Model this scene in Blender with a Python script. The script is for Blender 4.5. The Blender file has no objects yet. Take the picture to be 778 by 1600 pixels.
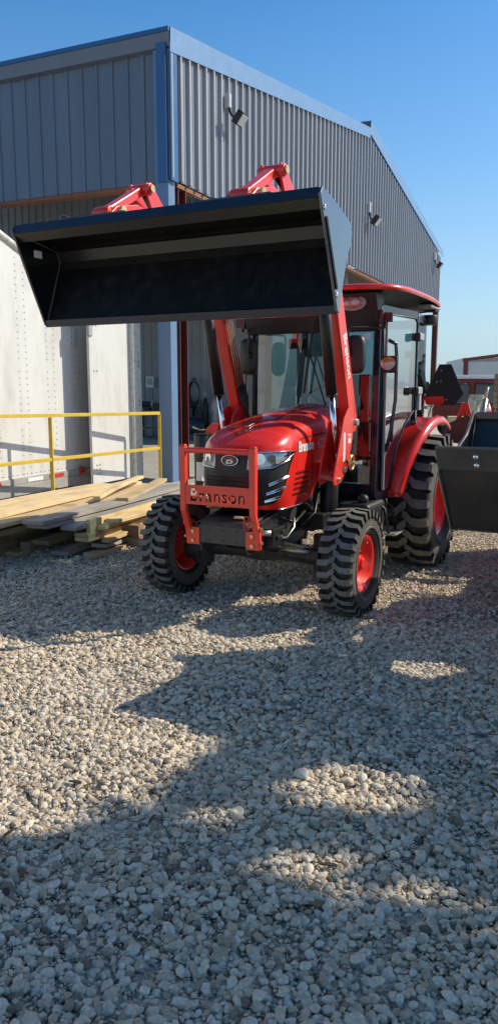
import bpy, bmesh, math, random
from mathutils import Vector, Matrix
random.seed(7)
PI = math.pi
SC = bpy.context.scene
COL = SC.collection

# ------------------------------------------------------------------ mesh helper
class MB:
    """collects verts / faces (with a material slot index) for one mesh object"""
    def __init__(s):
        s.v = []; s.f = []; s.m = []; s.sm = []
    def add(s, vs, fs, mi=0, smooth=False):
        o = len(s.v)
        s.v += [tuple(p) for p in vs]
        for f in fs:
            s.f.append([i + o for i in f]); s.m.append(mi); s.sm.append(smooth)
        return s
    def box(s, c, d, rot=None, mi=0):
        hx, hy, hz = d[0]/2, d[1]/2, d[2]/2
        vs = [Vector((x, y, z)) for x in (-hx, hx) for y in (-hy, hy) for z in (-hz, hz)]
        if rot is not None:
            vs = [rot @ p for p in vs]
        vs = [p + Vector(c) for p in vs]
        return s.add(vs, [(0,1,3,2),(4,6,7,5),(0,4,5,1),(2,3,7,6),(0,2,6,4),(1,5,7,3)], mi)
    def bar(s, a, b, w, h, up=(0,0,1), mi=0):
        """box section bar from a to b; w = width across, h = height along up"""
        a = Vector(a); b = Vector(b); d = (b-a).normalized(); up = Vector(up)
        sd = d.cross(up)
        if sd.length < 1e-5: sd = d.cross(Vector((1,0,0)))
        sd.normalize(); u = sd.cross(d)
        vs = []
        for p in (a, b):
            for i, j in ((-1,-1),(1,-1),(1,1),(-1,1)):
                vs.append(p + sd*(w/2*i) + u*(h/2*j))
        return s.add(vs, [(3,2,1,0),(4,5,6,7),(0,1,5,4),(1,2,6,5),(2,3,7,6),(3,0,4,7)], mi)
    def prism(s, poly, axis, a, b, mi=0, smooth=False):
        """2-D polygon extruded along an axis: 'x' -> poly is (y,z); 'y' -> (x,z); 'z' -> (x,y)"""
        def P(p, t):
            return {'x': (t, p[0], p[1]), 'y': (p[0], t, p[1]), 'z': (p[0], p[1], t)}[axis]
        n = len(poly)
        vs = [P(p, a) for p in poly] + [P(p, b) for p in poly]
        s.add(vs, [tuple(range(n-1, -1, -1)), tuple(range(n, 2*n))], mi)
        o = len(s.v) - 2*n
        for i in range(n):
            j = (i+1) % n
            s.f.append([o+i, o+j, o+n+j, o+n+i]); s.m.append(mi); s.sm.append(smooth)
        return s
    def tube(s, pts, r, n=10, mi=0, smooth=True, caps=True, closed=False):
        pts = [Vector(p) for p in pts]; m = len(pts)
        rr = r if isinstance(r, (list, tuple)) else [r]*m
        rings = []; prev = None
        for i in range(m):
            if closed: d = pts[(i+1) % m] - pts[i-1]
            elif i == 0: d = pts[1]-pts[0]
            elif i == m-1: d = pts[-1]-pts[-2]
            else: d = (pts[i+1]-pts[i]).normalized() + (pts[i]-pts[i-1]).normalized()
            d.normalize()
            if prev is None:
                u = d.orthogonal().normalized()
            else:
                u = (prev - d*prev.dot(d))
                u = u.normalized() if u.length > 1e-6 else d.orthogonal().normalized()
            prev = u; w = d.cross(u)
            rings.append([pts[i] + (u*math.cos(2*PI*k/n) + w*math.sin(2*PI*k/n))*rr[i] for k in range(n)])
        o = len(s.v)
        for R in rings: s.v += [tuple(p) for p in R]
        for i in range(m if closed else m-1):
            for k in range(n):
                a = o+i*n+k; b = o+i*n+(k+1) % n; i2 = (i+1) % m
                s.f.append([a, b, o+i2*n+(k+1) % n, o+i2*n+k]); s.m.append(mi); s.sm.append(smooth)
        if caps and not closed:
            s.f.append([o+k for k in range(n-1, -1, -1)]); s.m.append(mi); s.sm.append(False)
            s.f.append([o+(m-1)*n+k for k in range(n)]); s.m.append(mi); s.sm.append(False)
        return s
    def cyl(s, a, b, r, n=16, mi=0, r2=None):
        return s.tube([a, b], [r, r if r2 is None else r2], n, mi)
    def lathe_x(s, prof, c=(0,0,0), n=48, mi=0, smooth=True, closed=False):
        """profile of (x, r) turned about the X axis through c"""
        o = len(s.v); m = len(prof)
        for k in range(n):
            a = 2*PI*k/n
            for (x, r) in prof:
                s.v.append((c[0]+x, c[1]+r*math.cos(a), c[2]+r*math.sin(a)))
        for k in range(n):
            k2 = (k+1) % n
            for i in range(m if closed else m-1):
                i2 = (i+1) % m
                s.f.append([o+k*m+i, o+k*m+i2, o+k2*m+i2, o+k2*m+i]); s.m.append(mi); s.sm.append(smooth)
        return s
    def grid(s, fn, us, vs_, mi=0, smooth=True, flip=False):
        o = len(s.v); nu = len(us); nv = len(vs_)
        for u in us:
            for v in vs_: s.v.append(tuple(fn(u, v)))
        for i in range(nu-1):
            for j in range(nv-1):
                q = [o+i*nv+j, o+(i+1)*nv+j, o+(i+1)*nv+j+1, o+i*nv+j+1]
                if flip: q.reverse()
                s.f.append(q); s.m.append(mi); s.sm.append(smooth)
        return s
    def ball(s, c, r, n=10, mi=0):
        rx, ry, rz = r if isinstance(r, (tuple, list)) else (r, r, r)
        return s.grid(lambda u, v: (c[0]+rx*math.sin(v)*math.cos(u), c[1]+ry*math.sin(v)*math.sin(u), c[2]+rz*math.cos(v)),
                      [2*PI*i/(2*n) for i in range(2*n+1)], [0.02+(PI-0.04)*j/n for j in range(n+1)], mi)
    def build(s, name, mats, parent=None, bevel=0, seg=2, loc=None, recalc=True, weld=False):
        me = bpy.data.meshes.new(name)
        me.from_pydata(s.v, [], s.f)
        if not isinstance(mats, (list, tuple)): mats = [mats]
        for m in mats: me.materials.append(m)
        me.polygons.foreach_set('material_index', s.m)
        me.polygons.foreach_set('use_smooth', s.sm)
        if recalc or weld:
            bm = bmesh.new(); bm.from_mesh(me)
            if weld: bmesh.ops.remove_doubles(bm, verts=bm.verts, dist=1e-5)
            if recalc: bmesh.ops.recalc_face_normals(bm, faces=bm.faces)
            bm.to_mesh(me); bm.free()
        me.update()
        o = bpy.data.objects.new(name, me); COL.objects.link(o)
        if parent is not None: o.parent = parent
        if loc is not None: o.location = loc
        if bevel:
            b = o.modifiers.new('bevel', 'BEVEL'); b.width = bevel; b.segments = seg
            b.limit_method = 'ANGLE'; b.angle_limit = 0.6; b.harden_normals = False
        return o

def tag(o, label=None, cat=None, group=None, kind=None):
    if label: o['label'] = label
    if cat: o['category'] = cat
    if group: o['group'] = group
    if kind: o['kind'] = kind
    return o
def empty(name, loc=(0,0,0), rz=0, label=None, cat=None, group=None):
    o = bpy.data.objects.new(name, None); COL.objects.link(o)
    o.location = loc; o.rotation_euler = (0, 0, rz); o.empty_display_size = 0.1
    return tag(o, label, cat, group)
def text_obj(name, s, size, mat, parent, M, extrude=0.001, offset=0.0, sx=1.0, spacing=1.0, align='LEFT'):
    cu = bpy.data.curves.new(name, 'FONT'); cu.body = s; cu.size = size; cu.extrude = extrude
    cu.offset = offset; cu.space_character = spacing; cu.align_x = align; cu.resolution_u = 4
    t = bpy.data.objects.new(name, cu); COL.objects.link(t)
    dg = bpy.context.evaluated_depsgraph_get()
    me = bpy.data.meshes.new_from_object(t.evaluated_get(dg)); me.name = name
    bpy.data.objects.remove(t); bpy.data.curves.remove(cu)
    me.transform(Matrix.Diagonal((sx, 1, 1, 1)))
    me.transform(M); me.materials.clear(); me.materials.append(mat)
    o = bpy.data.objects.new(name, me); COL.objects.link(o)
    if parent is not None: o.parent = parent
    return o
def basis(o, ex, ey):
    """matrix that puts text space (x right, y up, z out) at o with axes ex, ey"""
    ex = Vector(ex).normalized(); ey = Vector(ey); ey = (ey - ex*ey.dot(ex)).normalized(); ez = ex.cross(ey)
    return Matrix(((ex.x, ey.x, ez.x, o[0]), (ex.y, ey.y, ez.y, o[1]), (ex.z, ey.z, ez.z, o[2]), (0,0,0,1)))
def lin(a, b, n): return [a + (b-a)*i/(n-1) for i in range(n)]
def interp(x, tab):
    if x <= tab[0][0]: return tab[0][1]
    for (x0, y0), (x1, y1) in zip(tab, tab[1:]):
        if x <= x1: return y0 + (y1-y0)*(x-x0)/(x1-x0)
    return tab[-1][1]

# ------------------------------------------------------------------ materials
def _mat(name):
    m = bpy.data.materials.new(name); m.use_nodes = True
    nt = m.node_tree; b = nt.nodes['Principled BSDF']
    return m, nt, b
def _ramp(nt, fac, stops):
    r = nt.nodes.new('ShaderNodeValToRGB')
    els = r.color_ramp.elements
    while len(els) < len(stops): els.new(0.5)
    for e, (p, c) in zip(els, stops):
        e.position = p; e.color = (c[0], c[1], c[2], 1)
    nt.links.new(fac, r.inputs[0]); return r.outputs[0]
def _noise(nt, scale, detail=6, rough=0.6, vec=None, dist=0):
    n = nt.nodes.new('ShaderNodeTexNoise'); n.inputs['Scale'].default_value = scale
    n.inputs['Detail'].default_value = detail; n.inputs['Roughness'].default_value = rough
    n.inputs['Distortion'].default_value = dist
    if vec is not None: nt.links.new(vec, n.inputs['Vector'])
    return n.outputs['Fac']
def _coord(nt, scale=None, kind='Object'):
    t = nt.nodes.new('ShaderNodeTexCoord'); o = t.outputs[kind]
    if scale:
        mp = nt.nodes.new('ShaderNodeMapping'); mp.inputs['Scale'].default_value = scale
        nt.links.new(o, mp.inputs['Vector']); o = mp.outputs['Vector']
    return o
def _bump(nt, b, h, strength, dist=0.01):
    n = nt.nodes.new('ShaderNodeBump'); n.inputs['Strength'].default_value = strength
    n.inputs['Distance'].default_value = dist
    nt.links.new(h, n.inputs['Height']); nt.links.new(n.outputs['Normal'], b.inputs['Normal'])
def paint(name, col, rough=0.35, coat=0.0, var=0.12, scale=3.0, dirt=None, dirt_amt=0.3, metal=0.0, bump=0.0, bscale=60, spec=0.5, coatr=0.06, stretch=None):
    m, nt, b = _mat(name); co = _coord(nt, stretch)
    f = _noise(nt, scale, 8, 0.65, co)
    lo = [c*(1-var) for c in col]; hi = [min(1, c*(1+var)) for c in col]
    c = _ramp(nt, f, [(0.3, lo), (0.7, hi)])
    if dirt:
        f2 = _noise(nt, scale*2.3, 10, 0.7, co)
        mk = _ramp(nt, f2, [(0.48, (0,0,0)), (0.75, (dirt_amt,)*3)])
        mx = nt.nodes.new('ShaderNodeMixRGB'); nt.links.new(mk, mx.inputs[0]); nt.links.new(c, mx.inputs[1])
        mx.inputs[2].default_value = (*dirt, 1); c = mx.outputs[0]
    nt.links.new(c, b.inputs['Base Color'])
    f3 = _noise(nt, scale*4, 6, 0.6, co)
    rr = _ramp(nt, f3, [(0.3, (rough*0.8,)*3), (0.7, (min(1, rough*1.25),)*3)])
    nt.links.new(rr, b.inputs['Roughness'])
    b.inputs['Metallic'].default_value = metal
    b.inputs['Specular IOR Level'].default_value = spec
    b.inputs['Coat Weight'].default_value = coat; b.inputs['Coat Roughness'].default_value = coatr
    if bump: _bump(nt, b, _noise(nt, bscale, 6, 0.6, co), bump, 0.004)
    return m
def glass(name, tint, refl=0.06, rough=0.0, fk=1.0):
    m, nt, b = _mat(name); nt.nodes.remove(b)
    out = nt.nodes['Material Output']
    tr = nt.nodes.new('ShaderNodeBsdfTransparent'); tr.inputs[0].default_value = (*tint, 1)
    gl = nt.nodes.new('ShaderNodeBsdfGlossy'); gl.inputs['Roughness'].default_value = rough
    gl.inputs[0].default_value = (0.95, 0.97, 1, 1)
    fr = nt.nodes.new('ShaderNodeFresnel'); fr.inputs[0].default_value = 1.5
    ad = nt.nodes.new('ShaderNodeMath'); ad.operation = 'MULTIPLY_ADD'
    ad.inputs[1].default_value = fk; ad.inputs[2].default_value = refl
    nt.links.new(fr.outputs[0], ad.inputs[0])
    mx = nt.nodes.new('ShaderNodeMixShader'); nt.links.new(ad.outputs[0], mx.inputs[0])
    nt.links.new(tr.outputs[0], mx.inputs[1]); nt.links.new(gl.outputs[0], mx.inputs[2])
    nt.links.new(mx.outputs[0], out.inputs[0]); return m
def wood(name, c1, c2, scale=1.0, weather=0.0):
    m, nt, b = _mat(name)
    co = _coord(nt, (1.2*scale, 26*scale, 26*scale))
    f = _noise(nt, 1.6, 8, 0.62, co, 0.6)
    c = _ramp(nt, f, [(0.3, c1), (0.5, [(a+d)/2 for a, d in zip(c1, c2)]), (0.72, c2)])
    oi = nt.nodes.new('ShaderNodeObjectInfo')
    hv = nt.nodes.new('ShaderNodeHueSaturation')
    mr = nt.nodes.new('ShaderNodeMapRange'); mr.inputs['To Min'].default_value = 0.72; mr.inputs['To Max'].default_value = 1.15
    nt.links.new(oi.outputs['Random'], mr.inputs['Value']); nt.links.new(mr.outputs[0], hv.inputs['Value'])
    nt.links.new(c, hv.inputs['Color'])
    k = _noise(nt, 3.0, 4, 0.5, _coord(nt))
    mk = _ramp(nt, k, [(0.45, (0,0,0)), (0.75, (0.5,)*3)])
    mx = nt.nodes.new('ShaderNodeMixRGB'); nt.links.new(mk, mx.inputs[0]); nt.links.new(hv.outputs[0], mx.inputs[1])
    mx.inputs[2].default_value = (c1[0]*0.5, c1[1]*0.47, c1[2]*0.45, 1)
    nt.links.new(mx.outputs[0], b.inputs['Base Color']); b.inputs['Roughness'].default_value = 0.8
    _bump(nt, b, f, 0.5, 0.003); return m

M = {}
M['red'] = paint('red_paint', (0.80, 0.022, 0.014), 0.3, coat=0.7, var=0.07, scale=2, dirt=(0.42,0.13,0.10), dirt_amt=0.22)
M['red_arm'] = paint('red_loader_paint', (0.82, 0.030, 0.017), 0.33, coat=0.45, var=0.08, scale=4, coatr=0.12, dirt=(0.40,0.12,0.08), dirt_amt=0.3)
M['red_guard'] = paint('red_guard_paint', (0.82, 0.055, 0.028), 0.38, coat=0.3, var=0.06, scale=6, coatr=0.2)
M['rim'] = paint('red_rim_paint', (0.85, 0.026, 0.015), 0.32, coat=0.5, var=0.06, scale=6, dirt=(0.3,0.2,0.15), dirt_amt=0.14)
M['maroon'] = paint('maroon_primer', (0.10, 0.018, 0.016), 0.5, var=0.2, scale=2)
M['black_gloss'] = paint('black_gloss_paint', (0.007, 0.008, 0.010), 0.22, coat=0.6, var=0.25, scale=4, dirt=(0.05,0.045,0.04), dirt_amt=0.18, bump=0.03, bscale=8, coatr=0.1)
M['black_satin'] = paint('black_satin', (0.012, 0.012, 0.014), 0.42, var=0.25, scale=6)
M['black_inner'] = paint('black_bucket_inner', (0.005, 0.005, 0.006), 0.45, spec=0.2, var=0.3, scale=5, dirt=(0.06,0.053,0.045), dirt_amt=0.28, coatr=0.2)
M['black_side'] = paint('black_side_sky_sheen', (0.035, 0.048, 0.066), 0.25, coat=1.0, var=0.15, scale=3, spec=0.8, coatr=0.06)  # black paint lightened to blue: sky reflection put into the base colour
M['lip'] = paint('bucket_lip_sky_tint', (0.006, 0.012, 0.030), 0.34, coat=0.2, var=0.15, scale=3, coatr=0.2)  # navy base stands for blue sky mirrored in the black lip
M['bucket_strip'] = paint('bucket_strip_ground_glow', (0.016, 0.0145, 0.012), 0.34, coat=0.12, var=0.35, scale=3, coatr=0.25)  # brown base paints in the sunlit gravel reflected by the black plate
M['navy_gloss'] = paint('dark_cab_paint', (0.008, 0.012, 0.026), 0.2, coat=0.6, var=0.2, scale=3)
M['plastic'] = paint('black_plastic', (0.016, 0.016, 0.017), 0.5, var=0.2, scale=20, bump=0.08, bscale=300)
M['iron'] = paint('cast_iron', (0.022, 0.021, 0.021), 0.55, var=0.4, scale=8, dirt=(0.12,0.1,0.08), dirt_amt=0.35)
M['black_worn'] = paint('black_worn_bucket', (0.026, 0.024, 0.021), 0.34, coat=0.2, var=0.35, scale=3, dirt=(0.10,0.09,0.075), dirt_amt=0.25, coatr=0.25)
M['edge_plate'] = paint('edge_plate_ground_sheen', (0.085, 0.078, 0.066), 0.36, coat=0.15, var=0.3, scale=4, dirt=(0.20,0.18,0.15), dirt_amt=0.25, coatr=0.3)  # brownish base colour stands for ground mirrored in the strip
M['grey_plate'] = paint('grey_black_plate', (0.045, 0.043, 0.042), 0.4, var=0.2, scale=7, dirt=(0.16,0.15,0.13), dirt_amt=0.2)
M['rubber'] = paint('tyre_rubber', (0.010, 0.010, 0.010), 0.62, var=0.3, scale=10, dirt=(0.07,0.062,0.052), dirt_amt=0.35)
M['rubber_dust'] = paint('dusty_lug_rubber', (0.175, 0.167, 0.152), 0.75, var=0.35, scale=14, dirt=(0.02,0.02,0.02), dirt_amt=0.6)
M['sidewall'] = paint('tyre_sidewall', (0.085, 0.081, 0.074), 0.7, var=0.4, scale=9, dirt=(0.17,0.155,0.13), dirt_amt=0.4)
M['chrome'] = paint('chrome', (0.75, 0.75, 0.76), 0.12, var=0.05, metal=1.0)
M['steel'] = paint('plated_steel', (0.55, 0.52, 0.46), 0.35, var=0.15, metal=0.9, scale=20)
M['brass'] = paint('zinc_yellow', (0.62, 0.46, 0.2), 0.35, var=0.15, metal=0.8, scale=20)
M['glass'] = glass('cab_glass', (0.36, 0.50, 0.53), 0.05)
M['door_glass'] = glass('door_glass', (0.40, 0.54, 0.60), 0.0, fk=0.45)
M['lens'] = glass('clear_lens', (0.9, 0.92, 0.95), 0.06)
M['mirror_back'] = paint('mirror_plastic', (0.028, 0.026, 0.026), 0.45, var=0.15, scale=10)
M['amber'] = paint('amber_lens', (0.75, 0.22, 0.02), 0.15, coat=0.8, var=0.15, scale=60)
M['lamp_clear'] = paint('lamp_clear', (0.62, 0.56, 0.54), 0.12, coat=0.9, var=0.3, scale=50)
M['lamp_red'] = paint('lamp_pinkish', (0.55, 0.2, 0.16), 0.15, coat=0.9, var=0.5, scale=40)
M['white'] = paint('white_decal', (0.8, 0.8, 0.8), 0.35, var=0.03)
M['decal_red'] = paint('decal_red', (0.7, 0.02, 0.02), 0.3, var=0.03)
M['lightgrey'] = paint('light_grey_plastic', (0.36, 0.37, 0.38), 0.42, var=0.08, scale=12)
M['vinyl'] = paint('black_seat_vinyl', (0.02, 0.02, 0.022), 0.55, var=0.3, scale=9)
M['interior'] = paint('cab_interior_grey', (0.22, 0.23, 0.225), 0.6, var=0.1, scale=5)
M['silver_hood'] = paint('reflector_silver', (0.72, 0.73, 0.74), 0.42, var=0.2, metal=1.0, scale=30)
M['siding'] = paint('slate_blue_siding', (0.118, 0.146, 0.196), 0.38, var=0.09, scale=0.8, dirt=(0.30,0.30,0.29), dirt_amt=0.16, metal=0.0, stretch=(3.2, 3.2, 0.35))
M['siding_gable_lit'] = paint('gable_siding_sunlit', (0.285, 0.31, 0.355), 0.36, var=0.07, scale=0.8, dirt=(0.22,0.22,0.23), dirt_amt=0.25, stretch=(2.2, 2.2, 0.3))  # lighter copy of the siding colour, with the gable's sunlight painted in
M['siding_in'] = paint('bare_inner_siding', (0.26, 0.27, 0.275), 0.45, var=0.12, scale=0.9, dirt=(0.16,0.13,0.1), dirt_amt=0.35)
M['column_blue'] = paint('column_blue', (0.115, 0.20, 0.34), 0.4, var=0.08, scale=2)
M['blue'] = paint('blue_trim', (0.028, 0.105, 0.25), 0.35, var=0.08, scale=2)
M['orange_steel'] = paint('red_oxide_girt', (0.23, 0.085, 0.035), 0.6, var=0.2, scale=2)
M['galv'] = paint('galvanised', (0.42, 0.43, 0.43), 0.4, var=0.15, metal=0.5, scale=3)
M['lampgrey'] = paint('lamp_housing', (0.42, 0.44, 0.46), 0.4, var=0.1)
M['yellow'] = paint('yellow_paint', (0.66, 0.45, 0.035), 0.45, var=0.1, scale=6, dirt=(0.25,0.16,0.05), dirt_amt=0.35)
M['trailer'] = paint('trailer_white', (0.66, 0.655, 0.635), 0.42, var=0.05, scale=1.0, dirt=(0.36,0.33,0.29), dirt_amt=0.5, stretch=(1.6, 1.6, 0.5))
M['trailer_dirty'] = paint('trailer_rail', (0.36, 0.35, 0.33), 0.5, var=0.15, scale=2, dirt=(0.2,0.17,0.14), dirt_amt=0.5)
M['trailer_worn'] = paint('worn_white_post', (0.62, 0.62, 0.58), 0.5, var=0.06, scale=6, dirt=(0.2,0.18,0.15), dirt_amt=0.75)
M['rivet'] = paint('rivet', (0.30, 0.29, 0.28), 0.4, var=0.1, metal=0.3)
M['reflect_red'] = paint('reflector_red', (0.6, 0.03, 0.02), 0.3, var=0.1)
M['pine'] = wood('new_pine', (0.66, 0.46, 0.20), (0.84, 0.66, 0.36))
M['pine_tan'] = wood('tan_pine', (0.58, 0.41, 0.21), (0.82, 0.63, 0.38))
M['wood_grey'] = wood('weathered_wood', (0.30, 0.265, 0.23), (0.52, 0.475, 0.42))
M['wood_brown'] = wood('brown_wood', (0.26, 0.175, 0.10), (0.46, 0.33, 0.20))
M['drum'] = paint('black_drum', (0.018, 0.018, 0.019), 0.35, var=0.2, scale=5)
M['paper'] = paint('paper', (0.7, 0.7, 0.68), 0.6, var=0.08, scale=14)
M['blue_machine'] = paint('blue_machine', (0.02, 0.05, 0.12), 0.4, var=0.2)
M['rust'] = paint('red_brown_trim', (0.17, 0.035, 0.025), 0.55, var=0.2)
M['tan_metal'] = paint('pale_metal_wall', (0.58, 0.60, 0.57), 0.5, var=0.06, scale=0.5)
M['crate'] = wood('crate_wood', (0.26, 0.18, 0.11), (0.40, 0.30, 0.2))
M['wrap'] = paint('stretch_wrap', (0.50, 0.43, 0.30), 0.3, coat=0.5, var=0.35, scale=9, bump=0.5, bscale=14)
M['car_maroon'] = paint('dark_red_car', (0.17, 0.015, 0.014), 0.3, coat=0.5, var=0.1)
M['dark_window'] = paint('dark_window', (0.10, 0.115, 0.13), 0.15, var=0.15, spec=0.6)
M['white_roof'] = paint('white_roof', (0.78, 0.78, 0.76), 0.4, var=0.05)
def _concrete():
    m, nt, b = _mat('concrete'); co = _coord(nt)
    f = _noise(nt, 1.3, 10, 0.7, co); c = _ramp(nt, f, [(0.3, (0.30, 0.275, 0.24)), (0.7, (0.44, 0.41, 0.37))])
    nt.links.new(c, b.inputs['Base Color']); b.inputs['Roughness'].default_value = 0.85
    _bump(nt, b, _noise(nt, 40, 8, 0.7, co), 0.3, 0.005); return m
M['concrete'] = _concrete()
STONES = [(0.0, (0.20, 0.17, 0.14)), (0.10, (0.58, 0.485, 0.38)), (0.42, (0.86, 0.735, 0.595)), (0.8, (0.93, 0.835, 0.70)), (1.0, (0.95, 0.90, 0.82))]
def _ground():
    m, nt, b = _mat('gravel_ground'); co = _coord(nt)
    v = nt.nodes.new('ShaderNodeTexVoronoi'); v.inputs['Scale'].default_value = 42; nt.links.new(co, v.inputs['Vector'])
    sp = nt.nodes.new('ShaderNodeSeparateColor'); nt.links.new(v.outputs['Color'], sp.inputs[0])
    c = _ramp(nt, sp.outputs[0], STONES)
    n = _noise(nt, 0.9, 6, 0.6, co); d = _ramp(nt, n, [(0.3, (0.62,)*3), (0.7, (0.95,)*3)])
    mx = nt.nodes.new('ShaderNodeMixRGB'); mx.blend_type = 'MULTIPLY'; mx.inputs[0].default_value = 1
    nt.links.new(c, mx.inputs[1]); nt.links.new(d, mx.inputs[2])
    nt.links.new(mx.outputs[0], b.inputs['Base Color']); b.inputs['Roughness'].default_value = 0.9
    inv = nt.nodes.new('ShaderNodeMath'); inv.operation = 'SUBTRACT'; inv.inputs[0].default_value = 1
    nt.links.new(v.outputs['Distance'], inv.inputs[1])
    _bump(nt, b, inv.outputs[0], 0.9, 0.02); return m
M['ground'] = _ground()
def _stone():
    m, nt, b = _mat('crushed_limestone'); oi = nt.nodes.new('ShaderNodeObjectInfo')
    c = _ramp(nt, oi.outputs['Random'], STONES)
    co = _coord(nt); f = _noise(nt, 2.2, 8, 0.7, co)
    d = _ramp(nt, f, [(0.3, (0.62, 0.6, 0.58)), (0.72, (1.08, 1.06, 1.0))])
    mx = nt.nodes.new('ShaderNodeMixRGB'); mx.blend_type = 'MULTIPLY'; mx.inputs[0].default_value = 1
    nt.links.new(c, mx.inputs[1]); nt.links.new(d, mx.inputs[2])
    # broad patches of yellower, dustier stone across the yard
    g = nt.nodes.new('ShaderNodeNewGeometry'); n2 = _noise(nt, 0.55, 4, 0.55, g.outputs['Position'])
    t = _ramp(nt, n2, [(0.35, (0.88, 0.88, 0.90)), (0.65, (1.04, 1.0, 0.93))])
    m2 = nt.nodes.new('ShaderNodeMixRGB'); m2.blend_type = 'MULTIPLY'; m2.inputs[0].default_value = 1
    nt.links.new(mx.outputs[0], m2.inputs[1]); nt.links.new(t, m2.inputs[2])
    c_out = m2.outputs[0]
    for (ax, ay, bx_, by_, wd_) in ((0.72, 5.12, 1.28, 4.83, 0.055), (-1.75, 6.35, -0.75, 6.33, 0.05)):
        sp = nt.nodes.new('ShaderNodeSeparateXYZ'); nt.links.new(g.outputs['Position'], sp.inputs[0])
        L_ = math.hypot(bx_-ax, by_-ay); ux, uy = (bx_-ax)/L_, (by_-ay)/L_
        def lincomb(kx, ky, k0):
            a1 = nt.nodes.new('ShaderNodeMath'); a1.operation = 'MULTIPLY_ADD'; a1.inputs[1].default_value = kx; a1.inputs[2].default_value = k0; nt.links.new(sp.outputs[0], a1.inputs[0])
            a2 = nt.nodes.new('ShaderNodeMath'); a2.operation = 'MULTIPLY_ADD'; a2.inputs[1].default_value = ky; nt.links.new(sp.outputs[1], a2.inputs[0]); nt.links.new(a1.outputs[0], a2.inputs[2])
            a3 = nt.nodes.new('ShaderNodeMath'); a3.operation = 'ABSOLUTE'; nt.links.new(a2.outputs[0], a3.inputs[0]); return a3.outputs[0]
        along = lincomb(ux/(L_/2), uy/(L_/2), -(ux*(ax+bx_)/2+uy*(ay+by_)/2)/(L_/2)); across = lincomb(-uy/wd_, ux/wd_, (uy*ax-ux*ay)/wd_)
        mxx = nt.nodes.new('ShaderNodeMath'); mxx.operation = 'MAXIMUM'; nt.links.new(along, mxx.inputs[0]); nt.links.new(across, mxx.inputs[1])
        ad_ = nt.nodes.new('ShaderNodeMath'); ad_.operation = 'MULTIPLY_ADD'; ad_.inputs[1].default_value = 1.6; nt.links.new(_noise(nt, 7, 4, 0.6, g.outputs['Position']), ad_.inputs[0]); nt.links.new(mxx.outputs[0], ad_.inputs[2])
        mk = _ramp(nt, ad_.outputs[0], [(0.72, (0.55,)*3), (1.0, (0.0,)*3)])
        m3 = nt.nodes.new('ShaderNodeMixRGB'); nt.links.new(mk, m3.inputs[0]); nt.links.new(c_out, m3.inputs[1]); m3.inputs[2].default_value = (0.55, 0.78, 0.55, 1); c_out = m3.outputs[0]
    nt.links.new(c_out, b.inputs['Base Color']); b.inputs['Roughness'].default_value = 0.88
    _bump(nt, b, _noise(nt, 9, 8, 0.7, co), 0.35, 0.05); return m
M['stone'] = _stone()
def _bush():
    m, nt, b = _mat('far_foliage'); f = _noise(nt, 0.7, 8, 0.7, _coord(nt))
    c = _ramp(nt, f, [(0.3, (0.05, 0.05, 0.03)), (0.7, (0.11, 0.10, 0.065))])
    nt.links.new(c, b.inputs['Base Color']); b.inputs['Roughness'].default_value = 0.9; return m
M['bush'] = _bush()
# ------------------------------------------------------------------ tractor (local frame: x = image right, -y = forward, z up)
HW, HD, HZB, HREAR = 0.33, 0.30, 0.79, 0.88
_F = [(0, -0.43), (0.15, -0.475), (0.45, -0.505), (0.72, -0.495), (0.80, -0.48), (0.85, -0.455), (0.90, -0.405), (0.95, -0.32), (1.0, -0.18)]
HTOP = [(-0.5, 1.275), (-0.4, 1.315), (-0.25, 1.365), (-0.1, 1.40), (0.2, 1.445), (0.5, 1.475), (0.88, 1.50)]
HT = 0.765
def hood_pt(t, h, off=0.0):
    """t in -1..1 round the nose in plan (|t|<0.5 nose, beyond = flank), h 0..1 bottom to spine"""
    hs = 0.80
    th_ = max(0.0, (h-hs)/(1-hs))*PI/2
    w = HW*max(0.0, math.cos(th_))**0.62
    w *= interp(h, [(0, 0.93), (0.35, 1.0), (1, 1.0)])
    f = interp(h, _F); p = 2.45
    s = abs(t)
    if s <= 0.5:
        ph = s/0.5*PI/2
        x = w*math.sin(ph)**(2/p); y = f + HD*(1-max(0.0, math.cos(ph))**(2/p))
    else:
        x = w; y = f+HD + (HREAR-(f+HD))*(s-0.5)/0.5
    x = math.copysign(x, t)
    z = HZB + 0.42*min(h, hs)/hs
    if h > hs: z = 1.21 + (interp(y, HTOP)-1.21)*math.sin(th_)**0.85
    return Vector((x, y, z))
def hood_off(t, h, off):
    if off == 0: return hood_pt(t, h)
    e = 0.004
    p = hood_pt(t, h); a = hood_pt(min(1, t+e), h)-hood_pt(max(-1, t-e), h); b = hood_pt(t, min(0.999, h+e))-hood_pt(t, max(0, h-e))
    n = a.cross(b)
    if n.length < 1e-9: n = Vector((0,0,1))
    n.normalize()
    if n.y > 0 and abs(t) < 0.5 and h < 0.9: n = -n
    if abs(t) >= 0.5 and n.x*t < 0: n = -n
    return p + n*off
def hood_patch(mb, t0, t1, lo, hi, nt=24, nh=8, off=0.0, mi=0):
    """grid patch of the hood surface between h = lo(t) and hi(t)"""
    mb.grid(lambda t, k: hood_off(t, lo(t)+(hi(t)-lo(t))*k, off), lin(t0, t1, nt), lin(0, 1, nh), mi)
    return mb
def g_lo(t):      # bottom of the black grille
    return interp(abs(t), [(0, 0.06), (0.2, 0.065), (0.3, 0.09), (0.36, 0.14), (0.42, 0.28), (0.48, 0.52), (0.53, HT)])
def hl_lo(t):     # bottom of headlights
    return interp(abs(t), [(0, 0.565), (0.10, 0.565), (0.3, 0.585), (0.45, 0.665), (0.53, HT)])
def hl_hi(t):
    return interp(abs(t), [(0, 0.785), (0.2, 0.787), (0.45, 0.787), (0.53, HT+0.005)])
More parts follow.
